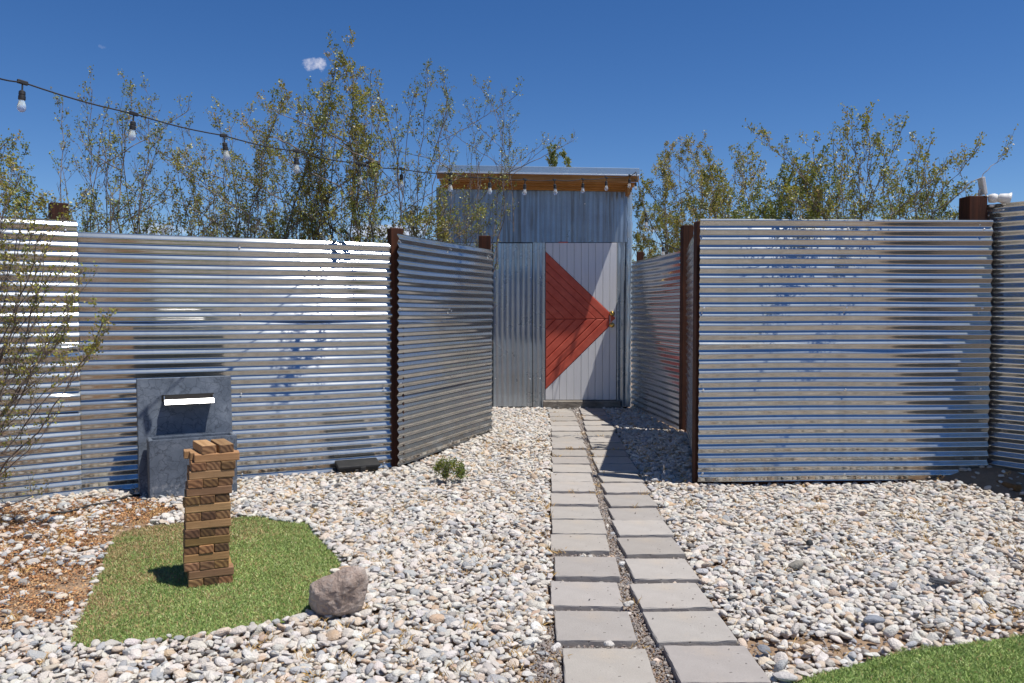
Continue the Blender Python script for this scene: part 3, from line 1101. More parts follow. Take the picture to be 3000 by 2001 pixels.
f = fence('front facing corrugated fence panel right of the path', AA0, AA1, .045, 1.925, [1.07], 6, wob=.0017, lapgap=.0015)
pp = post('fence_post', 1.318, 1.41, 5.875, 5.965, -.1, 1.915, f, R(2.5))
pp['label'] = 'red brown timber post at the open left end of the panel'
post('fence_post', 3.305, 3.440, 5.958, 6.093, -.1, 2.105, f, R(2.5))
rail('bottom_board', (1.37, 5.86), (3.40, 5.945), -.04, .065, .022, .06, f)

f = fence('corrugated fence panel turning toward the viewer at the right edge', BB0, BB1, .085, 2.045, [.72, 1.41], 7, wob=.0015)
rail('bottom_board', BB0, BB1, .0, .10, .022, .06, f)
RIGHT_POST = (3.32, 6.02)

# ------------------------------------------------------------------ shed
SY = 10.6
shed = empty('shed', (0, 0, 0))
tag(shed, 'tall narrow corrugated metal shed with an orange timber eave', 'shed')
W0, W1 = -.965, 1.535
DX0, DX1, DZ0, DZ1 = .432, 1.350, .122, 2.152


def box_obj(name, b, mat, parent, bevel=.003):
    bm = bmesh.new(); box(bm, *b, bevel=bevel)
    return bm_obj(name, bm, mat, parent)


# side and back walls and the inner dark frame
for nm, p0, p1, zt in (('side_wall', (W0 - .002, SY + 2.6), (W0 - .002, SY + .004), 2.86), ('side_wall', (W1 + .002, SY + .004), (W1 + .002, SY + 2.6), 2.86), ('back_wall', (W1, SY + 2.6), (W0, SY + 2.6), 2.62)):
    corrugated(nm, p0, p1, .02, zt, M_galv_old, shed, seed=int(abs(p0[0]) * 10), vertical=True, wob=.002)
box_obj('wall_framing', (W0 + .03, W1 - .03, SY + .06, SY + .10, 0, 2.9), M_dark, shed)
jx = [W0, (1436 - 1500) / 226.6, (1590 - 1500) / 226.6, W1 - .03]
for i in range(3):
    corrugated('upper_sheet', (jx[i] - (.012 if i else 0), SY), (jx[i + 1] - .004, SY), DZ1 + .006, 2.865, M_galv_old, shed, off=.003 * i, seed=60 + i, vertical=True,
               amp=(.007, .0062, .0045)[i], pitch=(.0677, .0677, .0677)[i], wob=.0028, phase=.01 * i)
corrugated('lower_sheet', (W0, SY), (-.245, SY), .03, DZ1, M_galv_mid, shed, off=-.004, seed=70, vertical=True)
corrugated('hatch_sheet', (-.24, SY - .008), (.262, SY - .008), .035, DZ1 - .006, M_galv_mid, shed, seed=71, vertical=True, amp=.008, phase=.02)
corrugated('lower_sheet', (.270, SY), (.428, SY), .03, DZ1 + .004, M_galv_mid, shed, seed=72, vertical=True, amp=.008)
corrugated('lower_sheet', (1.356, SY), (1.50, SY), .03, DZ1 + .004, M_galv_mid, shed, seed=73, vertical=True, amp=.010)
# crumpled corner flashing
bm = bmesh.new()
N_ = 40
prev = None
rr = random.Random(5)
for i in range(N_ + 1):
    z = .03 + (2.80 - .03) * i / N_
    j = rr.uniform(-.006, .006)
    pts_ = [(W1 - .052 + j, SY - .014 + rr.uniform(-.004, .004), z), (W1 - .02 + j, SY - .022 + rr.uniform(-.007, .004), z), (W1 + .012 + j, SY - .018 + rr.uniform(-.005, .005), z), (W1 + .018 + j * .5, SY + .05, z)]
    ring = [bm.verts.new(p_) for p_ in pts_]
    if prev:
        for k in range(3): bm.faces.new((prev[k], prev[k + 1], ring[k + 1], ring[k]))
    prev = ring
bm_obj('corner_flashing', bm, M_flash, shed, True)
box_obj('foundation_beam', (.40, 1.40, SY - .09, SY + .05, -.05, DZ0 - .006), M_thr, shed, .01)

# eave
OV = .285
zl, zr = 3.075, 3.030


def skew(o, k=(zr - zl) / (W1 - W0 + .16)):
    for v in o.data.vertices: v.co.z += (v.co.x - W0) * k
    return o


E0, E1 = -.943, 1.588
FY = SY - OV
dz = (2400 / 1)  # keep readable
skew(box_obj('roof_flashing', (E0, E1, FY - .045, FY - .030, zl - .072, zl + .018), M_flash, shed, .002))
skew(box_obj('roof_deck', (E0 + .004, E1 - .004, FY - .029, SY + 2.75, zl - .012, zl + .018), M_flash, shed, .002))
skew(box_obj('drip_edge', (E0, E1, FY - .056, FY - .0455, zl - .080, zl - .064), M_steel, shed, .001))
skew(box_obj('fascia_board', (E0 + .005, E1 - .005, FY - .029, FY + .008, zl - .148, zl - .014), M_pine, shed, .003))
nb_ = 3
for i in range(nb_):
    ya = FY + .010 + i * (OV - .02) / nb_
    yb = FY + .010 + (i + 1) * (OV - .02) / nb_ - .006
    z_ = zl - .150 - .012 * i
    skew(box_obj('soffit_board', (E0 + .03 + .012 * i, E1 - .03 - .012 * i, ya, yb, z_ - .018 - .010 * i, z_), M_pine, shed, .002))
skew(box_obj('eave_beam', (W0 + .06, W1 - .02, SY - .055, SY - .018, 2.845, 2.915), M_pine, shed, .003))
skew(box_obj('eave_block', (E1 - .14, E1 - .10, FY + .02, SY - .06, 2.78, 2.91), M_pine, shed, .003))


# door planks
def clip(poly, a, b, c):
    """keep a*x+b*y<=c"""
    out = []
    for i in range(len(poly)):
        p, q = poly[i], poly[(i + 1) % len(poly)]
        dp, dq = a * p[0] + b * p[1] - c, a * q[0] + b * q[1] - c
        if dp <= 0: out.append(p)
        if dp * dq < 0:
            s = dp / (dp - dq)
            out.append((p[0] + (q[0] - p[0]) * s, p[1] + (q[1] - p[1]) * s))
    return out


def prism(name, poly, y0, y1, mat, parent, bev=.004):
    if len(poly) < 3: return None
    # shrink for the joint
    cx = sum(p[0] for p in poly) / len(poly); cz = sum(p[1] for p in poly) / len(poly)
    bm = bmesh.new()
    vs_ = [bm.verts.new((DX0 + p[0], y1, DZ0 + p[1])) for p in poly]
    f_ = bm.faces.new(vs_)
    bmesh.ops.remove_doubles(bm, verts=bm.verts, dist=.0005)
    if not bm.faces: bm.free(); return None
    bm.faces.ensure_lookup_table()
    f_ = bm.faces[0]
    bm.normal_update()
    if f_.normal.y > 0: f_.normal_flip()
    r = bmesh.ops.extrude_face_region(bm, geom=[f_])
    top = [e for e in r['geom'] if isinstance(e, bmesh.types.BMFace)]
    for e in r['geom']:
        if isinstance(e, bmesh.types.BMVert): e.co.y = y0
    bmesh.ops.recalc_face_normals(bm, faces=bm.faces)
    ed = [e for e in bm.edges if all(abs(v.co.y - y0) < 1e-6 for v in e.verts)]
    bmesh.ops.bevel(bm, geom=ed, offset=bev, segments=1, affect='EDGES')
    return bm_obj(name, bm, mat, parent)


door = shed  # the door is part of the shed
dw, dh = DX1 - DX0, DZ1 - DZ0
leaf = box_obj('door', (DX0, DX1, SY - .002, SY + .03, DZ0, DZ1), M_dark, shed, .001)
leaf['label'] = 'white plank door with a red chevron pointing right'
us = .81
UP = (0.0, 1.915, -.947)         # upper edge v = 1.915 - .947 u
LO = (0.0, .137, .99)            # lower edge v = .137 + .99 u
edges_u = [0, .0935, .183, .276, .369, .461, .553, .644, .739, .828, dw]
for i in range(10):
    g_ = .0016
    a, b = edges_u[i] + g_, edges_u[i + 1] - g_
    sq = [(a, .002), (b, .002), (b, dh - .002), (a, dh - .002)]
    if i < 9:
        up = clip(sq, -UP[2] * -1 * -1, -1, -(UP[1] + .003)) if False else clip(sq, UP[2], -1, -(UP[1] + .004) + 0)
        # keep v >= UP1 + UP2*u  ->  UP2*u - v <= -UP1
        prism('white_plank', up, SY - .020 - random.uniform(0, .002), SY - .002, M_white, leaf, .0025)
        lo = clip(sq, -LO[2], 1, LO[1] - .004)
        prism('white_plank', lo, SY - .020 - random.uniform(0, .002), SY - .002, M_white, leaf, .0025)
    else:
        prism('white_plank', sq, SY - .020, SY - .002, M_white, leaf, .0025)
mids = [0.0, .135, .26, .394, .532, .657, .775, .90]
VM = 1.05
ref_u, ref_l = .913, .922       # where the outer edges would meet the middle line
for i in range(len(mids) - 1):
    a, b = mids[i] + .002, mids[i + 1] - .002
    lim = edges_u[9] - .001
    big = [(.003, .0), (lim, .0), (lim, dh), (.003, dh)]
    # upper strip between parallels through (a,VM) and (b,VM)
    up = clip(big, 0, -1, -(VM + .0015))
    up = clip(up, UP[2], -1, -(VM - UP[2] * a))            # above the inner line
    up = clip(up, -UP[2], 1, (VM - UP[2] * b) if i < len(mids) - 2 else UP[1])
    prism('red_plank', up, SY - .024 - random.uniform(0, .003), SY - .002, M_red, leaf, .006)
    lo = clip(big, 0, 1, VM - .0015)
    lo = clip(lo, -LO[2], 1, VM - LO[2] * a)
    lo = clip(lo, LO[2], -1, -(VM - LO[2] * b) if i < len(mids) - 2 else -LO[1])
    prism('red_plank', lo, SY - .024 - random.uniform(0, .003), SY - .002, M_red, leaf, .009)
prism('red_tip', [(edges_u[9] + .01, VM - .05), (dw - .018, VM + .005), (dw - .03, VM + .028), (edges_u[9] + .01, VM + .05)], SY - .028, SY - .018, M_red, leaf, .003)
# lock and knob, brass
for nm, zz_, prof in (('deadbolt', 1.118, [(.035, 0), (.034, .012), (.024, .016), (.022, .028), (.012, .030), (.012, .024), (.004, .024)]),
                      ('door_knob', .972, [(.033, 0), (.031, .008), (.012, .012), (.011, .035), (.026, .045), (.029, .058), (.024, .068), (.006, .071)])):
    bm = bmesh.new()
    M = Matrix.Translation((DX0 + .858, SY - .021, DZ0 + zz_)) @ Matrix.Rotation(math.pi / 2, 4, 'X')
    lathe(bm, prof, M, 24)
    bm_obj(nm, bm, M_brass, leaf, True)
# red weathered sliver on the door head
box_obj('door_head_trim', (.60, .72, SY - .022, SY - .012, DZ1 - .002, DZ1 + .012), M_red, shed, .002)
screws(shed, (W0, SY - .01), (W1, SY - .01), [2.66], [.62, .78, .9, 1.05, 1.9], 9)
screws(shed, (W0, SY - .01), (W1, SY - .01), [.4, 1.1, 1.7], [.75, 1.2, 1.33], 10)

# ------------------------------------------------------------------ string lights
sl_ = empty('string_lights', (0, 0, 0))
tag(sl_, 'black cord of hanging clear bulbs strung across to the shed eave', 'string lights')
A0 = (-2.57, 4.3); A1 = (1.47, 10.2)
node_px = [(66, 241), (392, 333), (655, 397), (868, 443), (1050, 479), (1177, 495), (1318, 509), (1435, 521), (1538, 526), (1624, 527), (1708, 525), (1776, 520), (1845, 514)]
nodes = []
for i, (x_, y_) in enumerate(node_px):
    Y = A0[1] + (A1[1] - A0[1]) * i / 12
    if i >= 6: Y = min(Y, 10.22)
    nodes.append(at(x_, y_, Y))
start = at(-60, 208, 4.05)
first = at(-700, 60, 3.3)
corner = at(1863, 503, 10.22)
b1 = at(1893, 628, 9.9); b2_ = at(1942, 712, 9.3); endp = at(2008, 735, 8.54)
chain1 = [first, start] + nodes + [corner]


def sagged(pts, n=6):
    out = []
    for a, b in zip(pts[:-1], pts[1:]):
        for k in range(n):
            s = k / n
            q = a.lerp(b, s); q.z -= .012 * math.sin(math.pi * s)
            out.append(q)
    out.append(pts[-1])
    return out


bm = bmesh.new(); tube_bm(bm, sagged(chain1), .0042, 6)
bm_obj('cord', bm, M_rub, sl_, True)
bm = bmesh.new(); tube_bm(bm, sagged([corner, b1, b2_, endp, endp + Vector((.06, .02, -.12)), endp + Vector((.05, .1, -.6))], 8), .0058, 6)
bm_obj('cord', bm, M_rub, sl_, True)
# knot of slack cord
kc = at(1085, 481, 6.3)
bm = bmesh.new()
for q in range(3):
    tube_bm(bm, [kc + Vector((.055 * math.cos(a) + .01 * q, .01 * math.sin(3 * a + q), .018 * math.sin(a) - .004 * q)) for a in np.linspace(0, 6.2, 16)], .006, 6)
bm_obj('cord_knot', bm, M_rub, sl_, True)


def socket_mesh():
    bm = bmesh.new()
    box(bm, -.026, .026, -.008, .008, -.011, .010, bevel=.004, seg=2)
    lathe(bm, [(.0045, -.045), (.0045, -.008)], None, 8)
    lathe(bm, [(.010, -.045), (.0155, -.050), (.0165, -.066), (.0150, -.068), (.0150, -.072), (.0175, -.074), (.0175, -.092), (.015, -.094)][::-1], None, 16)
    me = bpy.data.meshes.new('lamp_socket'); bm.to_mesh(me); bm.free(); me.materials.append(M_rub)
    return me


def bulb_mesh():
    bm = bmesh.new()
    prof = [(.001, -.157), (.009, -.156), (.016, -.151), (.0205, -.143), (.0215, -.134), (.0195, -.122), (.0155, -.108), (.013, -.0955), (.0128, -.090)]
    lathe(bm, prof, None, 20)
    bmesh.ops.recalc_face_normals(bm, faces=bm.faces)
    me = bpy.data.meshes.new('bulb'); bm.to_mesh(me); bm.free(); me.materials.append(M_bulb)
    me.polygons.foreach_set('use_smooth', [True] * len(me.polygons))
    return me


sm, bmh = socket_mesh(), bulb_mesh()
extra = [(b1, 1.0), (b2_, 1.0), (at(1862, 527, 10.25), .8)]
for i, (n_, s_) in enumerate([(q, 1.0) for q in nodes] + extra):
    o = bpy.data.objects.new('lamp_socket', sm); col.objects.link(o); o.parent = sl_
    o.location = n_
    o.rotation_euler = (R(random.uniform(-4, 4)), R(random.uniform(-5, 5) - (4 if i in (2, 6) else 0)), math.atan2(A1[1] - A0[1], A1[0] - A0[0]))
    o.scale = (s_,) * 3
    b_ = bpy.data.objects.new('bulb', bmh); col.objects.link(b_); b_.parent = o

# thin wire at the far left
bm = bmesh.new()
tube_bm(bm, sagged([at(-200, 480, 6.0), at(60, 557, 6.3), at(210, 604, 6.6), at(520, 662, 7.2), at(780, 700, 7.8)], 5), .0022, 5)
w_ = bm_obj('wire', bm, M_rub)
tag(w_, 'thin dark wire crossing low behind the left shrubs', 'wire')

# ------------------------------------------------------------------ fountain
fo_p = gp(438, 1474)
th = R(28)
fo = empty('wall_fountain', (fo_p.x, fo_p.y, 0), th)
tag(fo, 'blue grey cement wall fountain with a steel spout leaning on the fence', 'fountain')
LEAN = R(6.5)
ML = Matrix.Translation((0, .155, 0)) @ Matrix.Rotation(-LEAN, 4, 'X')
bm = bmesh.new()
box(bm, -.052, .565, 0, .045, -.02, .815, bevel=.004)
bmesh.ops.transform(bm, matrix=ML, verts=bm.verts)
bm_obj('back_slab', bm, M_cem, fo)
# trough: hollow box, rim
bm = bmesh.new()
w_, d_, h_, t_ = .560, .165, .415, .028
outer = [(0, 0), (w_, 0), (w_, d_), (0, d_)]
inner = [(t_, t_), (w_ - t_, t_), (w_ - t_, d_ - t_), (t_, d_ - t_)]


def ringv(pts, z, k=0.0): return [bm.verts.new((p[0], p[1] + (-k if p[1] < d_ / 2 else 0), z)) for p in pts]


ob, ot = ringv(outer, -.03, -.0), ringv(outer, h_, .012)
it, ib = ringv(inner, h_, .012), ringv(inner, .2)
for a, b in ((ob, ot), (ot, it), (it, ib)):
    for i in range(4): bm.faces.new((a[i], a[(i + 1) % 4], b[(i + 1) % 4], b[i]))
bm.faces.new(ib)
bmesh.ops.bevel(bm, geom=[e for e in bm.edges if all(v.co.z > .3 for v in e.verts)] + [e for e in bm.edges if abs(e.verts[0].co.z - e.verts[1].co.z) > .3], offset=.004, segments=2, affect='EDGES')
bmesh.ops.recalc_face_normals(bm, faces=bm.faces)
bm_obj('trough', bm, M_cem, fo)
# spout: bent steel tray
bm = bmesh.new()
prof = [(.00, .0), (-.072, -.006), (-.092, -.038)]
prof2 = [(x_, y_ - .003) for x_, y_ in prof]
L0, L1 = .115, .435
va = [[bm.verts.new((L, p_[0], p_[1])) for p_ in prof] for L in (L0, L1)]
vb = [[bm.verts.new((L, p_[0] + .002, p_[1] - .003)) for p_ in prof] for L in (L0, L1)]
for i in range(2):
    bm.faces.new((va[0][i], va[0][i + 1], va[1][i + 1], va[1][i]))
    bm.faces.new((vb[0][i], vb[1][i], vb[1][i + 1], vb[0][i + 1]))
for k in (0, 1):
    for i in range(2): bm.faces.new((va[k][i], va[k][i + 1], vb[k][i + 1], vb[k][i]))
bm.faces.new((va[0][2], vb[0][2], vb[1][2], va[1][2]))
for L in (L0, L1):
    box(bm, L - .0015, L + .0015, -.075, .0, 0, .022)
bmesh.ops.transform(bm, matrix=ML @ Matrix.Translation((0, -.0, .665)), verts=bm.verts)
bmesh.ops.recalc_face_normals(bm, faces=bm.faces)
bm_obj('spout', bm, M_steel, fo)
bm = bmesh.new()
box(bm, L0 - .012, L1 + .012, -.0015, .004, .652, .696)
bmesh.ops.transform(bm, matrix=ML, verts=bm.verts)
bm_obj('spout_slot', bm, M_dark, fo)

# ------------------------------------------------------------------ block tower
TW = gp(552, 1724, .012)
rot_t = R(23)
tower = empty('block_tower', (TW.x, TW.y, .012), 0)
tower.rotation_euler = (0, 0, rot_t)
tag(tower, 'leaning tower of stacked wooden game blocks on the turf', 'block tower')
BL, BW, BH = .196, .0635, .0380


def block_mesh(seed):
    r = random.Random(seed)
    bm = bmesh.new()
    box(bm, -BL / 2, BL / 2, -BW / 2, BW / 2, 0, BH, bevel=.0045, seg=2)
    for v in bm.verts:
        v.co += Vector((r.uniform(-.0006, .0006), r.uniform(-.0006, .0006), r.uniform(-.0004, .0004)))
    me = bpy.data.meshes.new('wooden_block'); bm.normal_update(); bm.to_mesh(me); bm.free()
    me.materials.append(M_block); me.materials.append(M_blockend)
    for p_ in me.polygons:
        if abs(p_.normal.x) > .8: p_.material_index = 1
    return me


bmeshes = [block_mesh(i) for i in range(6)]
rb = random.Random(21)
# horizontal drift of each layer, bottom first (metres), read off the photograph
drift = [0, 0, -.017, -.015, -.017, -.013, -.012, -.007, -.007, -.009, -.009, -.002, .004, .008, .017, .019, .016]
NL = 17
lay = 0
for L in range(NL):
    ends = (L % 2 == 0)            # blocks that show their end grain to the camera
    z = L * BH
    ox = drift[L]
    top = (L == NL - 1)
    for k in range(3):
        if top and k == 0: continue
        o = bpy.data.objects.new('wooden_block', bmeshes[rb.randrange(6)])
        col.objects.link(o); o.parent = tower
        jit = rb.uniform(-.004, .004)
        if ends:
            x_ = ox + BW * (k + .5) + .001 * k; y_ = BL / 2 + jit
            if top: x_ = .080 if k == 1 else .158
            o.location = (x_, y_, z)
            o.rotation_euler = (0, 0, -math.pi / 2 + R(rb.uniform(-1.2, 1.2)) + (R(9) if top else 0))
        else:
            x_ = ox + BL / 2 + jit; y_ = BW * (k + .5)
            if L == 15 and k == 0: x_ += .010
            if L == 15 and k == 2: x_ -= .030
            if L == 9 and k == 2: x_ -= .010
            o.location = (x_, y_, z)
            o.rotation_euler = (0, 0, R(rb.uniform(-1.2, 1.2)))
        q = rb.choice((rb.uniform(.5, .8), rb.uniform(.85, 1.45), rb.uniform(.9, 1.3)))
        o['tint'] = (q, q * rb.uniform(.90, 1.04), q * rb.uniform(.8, 1.08))

# ------------------------------------------------------------------ boulder
bm = bmesh.new()
RY = 3.30
outl = [(1048, 1270), (1056, 1238), (1110, 1212), (1180, 1176), (1240, 1154), (1300, 1142), (1340, 1152), (1362, 1205), (1358, 1285), (1318, 1378), (1210, 1402), (1085, 1400), (1056, 1345)]
pts3 = []
for (zx, zy) in outl:
    px_, py_ = 300 + zx / 1.7425, 1000 + zy / 1.7425
    for dy in (.03, .17):
        k = .86 if dy > .1 else 1
        p_ = at(px_, py_, RY + dy)
        cx = at(1000, 1735, RY + dy)
        pts3.append(Vector((cx.x + (p_.x - cx.x) * k, RY + dy, max(-.02, cx.z + (p_.z - cx.z) * k))))
pts3 += [at(300 + 1235 / 1.7425, 1000 + 1260 / 1.7425, RY - .055), at(300 + 1100 / 1.7425, 1000 + 1300 / 1.7425, RY - .035), at(300 + 1215 / 1.7425, 1000 + 1395 / 1.7425, RY - .05),
         at(300 + 1120 / 1.7425, 1000 + 1390 / 1.7425, RY - .03)]
for p_ in pts3: bm.verts.new(p_)
r = bmesh.ops.convex_hull(bm, input=bm.verts)
bmesh.ops.delete(bm, geom=[v for v in bm.verts if not v.link_faces], context='VERTS')
bmesh.ops.triangulate(bm, faces=bm.faces)
for _ in range(3):
    bmesh.ops.subdivide_edges(bm, edges=bm.edges, cuts=1, use_grid_fill=True)
    bmesh.ops.smooth_vert(bm, verts=bm.verts, factor=.16, use_axis_x=True, use_axis_y=True, use_axis_z=True)
bm.normal_update()
from mathutils import noise as mnoise
for v in bm.verts:
    nz_ = mnoise.fractal(v.co * 14, 1.0, 2.0, 5)
    nz2 = mnoise.noise(v.co * 60)
    v.co += v.normal * (nz_ * .011 + nz2 * .003)
bk = bm_obj('boulder', bm, M_rock, None, False)
tag(bk, 'brown granite boulder on the right corner of the turf patch', 'rock')

# ------------------------------------------------------------------ black bait box at the fence foot
bp = at(996, 1378, 6.26)
bb = empty('plastic_box', (bp.x, bp.y, .0), R(25))
bb.scale = (.9, .9, .95)
tag(bb, 'low black plastic box lying against the fence beside the left post', 'box')
bm = bmesh.new()
vv_ = box(bm, 0, .34, 0, .12, .0, .075, bevel=.004)
for v in bm.verts:
    if v.co.z > .04:
        v.co.x = .17 + (v.co.x - .17) * 1.05
    else:
        v.co.x = .17 + (v.co.x - .17) * .93
        v.co.y += .012 * (1 if v.co.y < .06 else -1)
bm_obj('box_body', bm, M_plas, bb)
bm = bmesh.new(); box(bm, -.014, .354, -.010, .130, .074, .094, bevel=.005, seg=2)
for v in bm.verts: v.co.z += (v.co.y - .06) * .25
bm_obj('box_lid', bm, M_plas, bb)
bm = bmesh.new(); box(bm, .175, .225, -.012, .008, .028, .066, bevel=.003)
bm_obj('latch', bm, M_plas, bb)
bm = bmesh.new(); box(bm, .130, .160, -.008, .010, .008, .045, bevel=.003)
bm_obj('latch', bm, M_plas, bb)

# ------------------------------------------------------------------ solar flood light on right post
sp = at(2888, 600, 6.0)
sf = empty('solar_light', (sp.x, sp.y, sp.z - .0), 0)
tag(sf, 'white solar security light fixed on top of the right hand post', 'light')
K = 1 / 400.0


def lp(x_, y_, dy=0.0): return Vector(((x_ - 2888) * K, dy, (600 - y_) * K))


bm = bmesh.new()
M = Matrix.Translation(lp(2877, 546)) @ Matrix.Rotation(R(-10), 4, 'Y') @ Matrix.Rotation(R(-9), 4, 'Z')
box(bm, -.011, .011, -.045, .045, -.062, .062, M, bevel=.004, seg=2)
bm_obj('solar_panel_case', bm, M_wplas, sf)
bm = bmesh.new()
box(bm, .0111, .0126, -.038, .038, -.050, .050, M)
bm_obj('solar_cell', bm, M_solar, sf)
bm = bmesh.new()
tube_bm(bm, [lp(2868, 577), lp(2868, 558), lp(2873, 553)], .008, 8)
tube_bm(bm, [lp(2888, 574), lp(2884, 560), lp(2880, 552)], .006, 8)
tube_bm(bm, [lp(2866, 576), lp(2893, 576)], .007, 8)
bm_obj('panel_bracket', bm, M_wplas, sf, True)
bm = bmesh.new()
lathe(bm, [(.010, -.034), (.030, -.030), (.034, 0), (.030, .024), (.012, .030)], Matrix.Translation(lp(2902, 582, -.03)), 18)
bm_obj('sensor_body', bm, M_wplas, sf, True)
bm = bmesh.new()
lathe(bm, [(.006, -.014), (.017, -.010), (.019, .006)], Matrix.Translation(lp(2898, 603, -.03)), 14)
bm_obj('sensor_dome', bm, M_wplas, sf, True)
bm = bmesh.new()
M2 = Matrix.Translation(lp(2912, 582, -.045)) @ Matrix.Rotation(R(102), 4, 'Y') @ Matrix.Rotation(R(20), 4, 'X')
lathe(bm, [(.018, 0), (.030, .008), (.036, .035), (.040, .060), (.050, .078), (.047, .079), (.036, .060)], M2, 20, cap=False)
bm_obj('lamp_head', bm, M_wplas, sf, True)
bm = bmesh.new(); lathe(bm, [(.001, .05), (.035, .052), (.036, .056), (.001, .058)], M2, 20)
bm_obj('lamp_lens', bm, M_lens, sf, True)

# ------------------------------------------------------------------ scrap wood by the right corner, hose, sticks
for k, (xa, ya, xb, yb, r_, lab) in enumerate(((2880, 1412, 2985, 1436, .026, 'short split log lying in shade by the right fence corner'),
                                               (2905, 1402, 2990, 1420, .020, 'thinner split log behind the other in the right corner'))):
    a = gp(xa, ya, .05); b = gp(xb, yb, .05)
    bm = bmesh.new()
    n_ = 9
    pts_ = [a.lerp(b, i / n_) + Vector((0, random.uniform(-.003, .003), random.uniform(-.002, .002) + .01)) for i in range(n_ + 1)]
    tube_bm(bm, pts_, [r_ * random.uniform(.85, 1.1) for _ in pts_], 9)
    o = bm_obj('split_log', bm, M_scrap)
    tag(o, lab, 'log')
bm = bmesh.new()
hp = [(390, 1502), (430, 1503), (480, 1497), (530, 1486), (570, 1472), (600, 1468)]
tube_bm(bm, [gp(x_ - 240, y_ + 0, .026) if False else gp(x_ * .55 - 60 + 0, y_ - 0, .03) for x_, y_ in hp], .008, 8)
bm.free()
bm = bmesh.new()
hp = [(150, 1503), (185, 1502), (225, 1494), (262, 1481), (300, 1475), (345, 1464), (385, 1452), (410, 1450)]
tube_bm(bm, [gp(x_, y_, .03) for x_, y_ in hp], .008, 8)
o = bm_obj('hose', bm, M_plas, None, True)
tag(o, 'black irrigation hose snaking over the stones to the fountain', 'hose')
rs_ = random.Random(3)
for k, (xa, ya, xb, yb, lab) in enumerate(((60, 1555, 165, 1580, 'grey twig lying in the leaf litter near the left edge'), (300, 1478, 420, 1474, 'pale bent stick along the fence foot by the fountain'),
                                           (2940, 1625, 3010, 1650, 'brown dry twig on the pebbles at the right edge'))):
    a = gp(xa, ya, .03); b = gp(xb, yb, .03); bm = bmesh.new()
    pts_ = [a.lerp(b, i / 7) + Vector((0, rs_.uniform(-.01, .01), rs_.uniform(0, .01))) for i in range(8)]
    tube_bm(bm, pts_, [.006 - .0005 * i for i in range(8)], 6)
    o = bm_obj('stick', bm, M_bark); tag(o, lab, 'stick')

# a few stones that stand out from the gravel
t = NT('slate_stone')
cc_ = t.attr('tint', 'OBJECT')
nn_ = t.noise(t.coord('Object'), 2.2, 5, .6)
t.set(color=t.mix(t.rng(nn_, .35, .7, 0, .6), cc_, t.mix(.5, cc_, (.1, .1, .1))), rough=.7, normal=t.bump(nn_, .4, .1)); M_lone = t.m
for k, (px_, py_, s_, tint, lab) in enumerate((
        (2752, 1703, (.056, .032, .022), (.055, .06, .07), 'flat charcoal slate stone among the pebbles at the right'),
        (2372, 1590, (.024, .020, .022), (.04, .045, .05), 'small near black angular stone right of the path'),
        (2330, 1655, (.042, .034, .030), (.26, .24, .20), 'mottled grey brown stone bigger than its neighbours'),
        (1821, 1652, (.024, .018, .018), (.66, .64, .60), 'round white pebble between the fourth rows of pavers'),
        (1842, 1768, (.026, .018, .019), (.66, .62, .55), 'oval cream pebble in the centre gap of the path'),
        (1786, 1887, (.026, .020, .015), (.66, .62, .56), 'cream pebble below the second left paver'),
        (2240, 1902, (.028, .022, .020), (.24, .25, .27), 'blue grey pebble sitting on the bare soil'),
        (2300, 1980, (.040, .026, .018), (.56, .53, .50), 'pale flat stone beside the near right turf'),
        (2560, 1816, (.050, .034, .030), (.25, .27, .31), 'large blue grey stone near the bare soil'))):
    p_ = gp(px_, py_, .04)
    me = stone_shape(300 + k, 3, 7)
    me.materials.clear(); me.materials.append(M_lone)
    o = bpy.data.objects.new('stone', me); col.objects.link(o)
    o.location = p_; o.scale = (s_[0], s_[1] * 1.3, s_[2] * 1.5)
    o.rotation_euler = (R(rs_.uniform(-10, 10)), R(rs_.uniform(-10, 10)), R(rs_.uniform(-30, 30)))
    o['tint'] = tint
    tag(o, lab, 'stone')


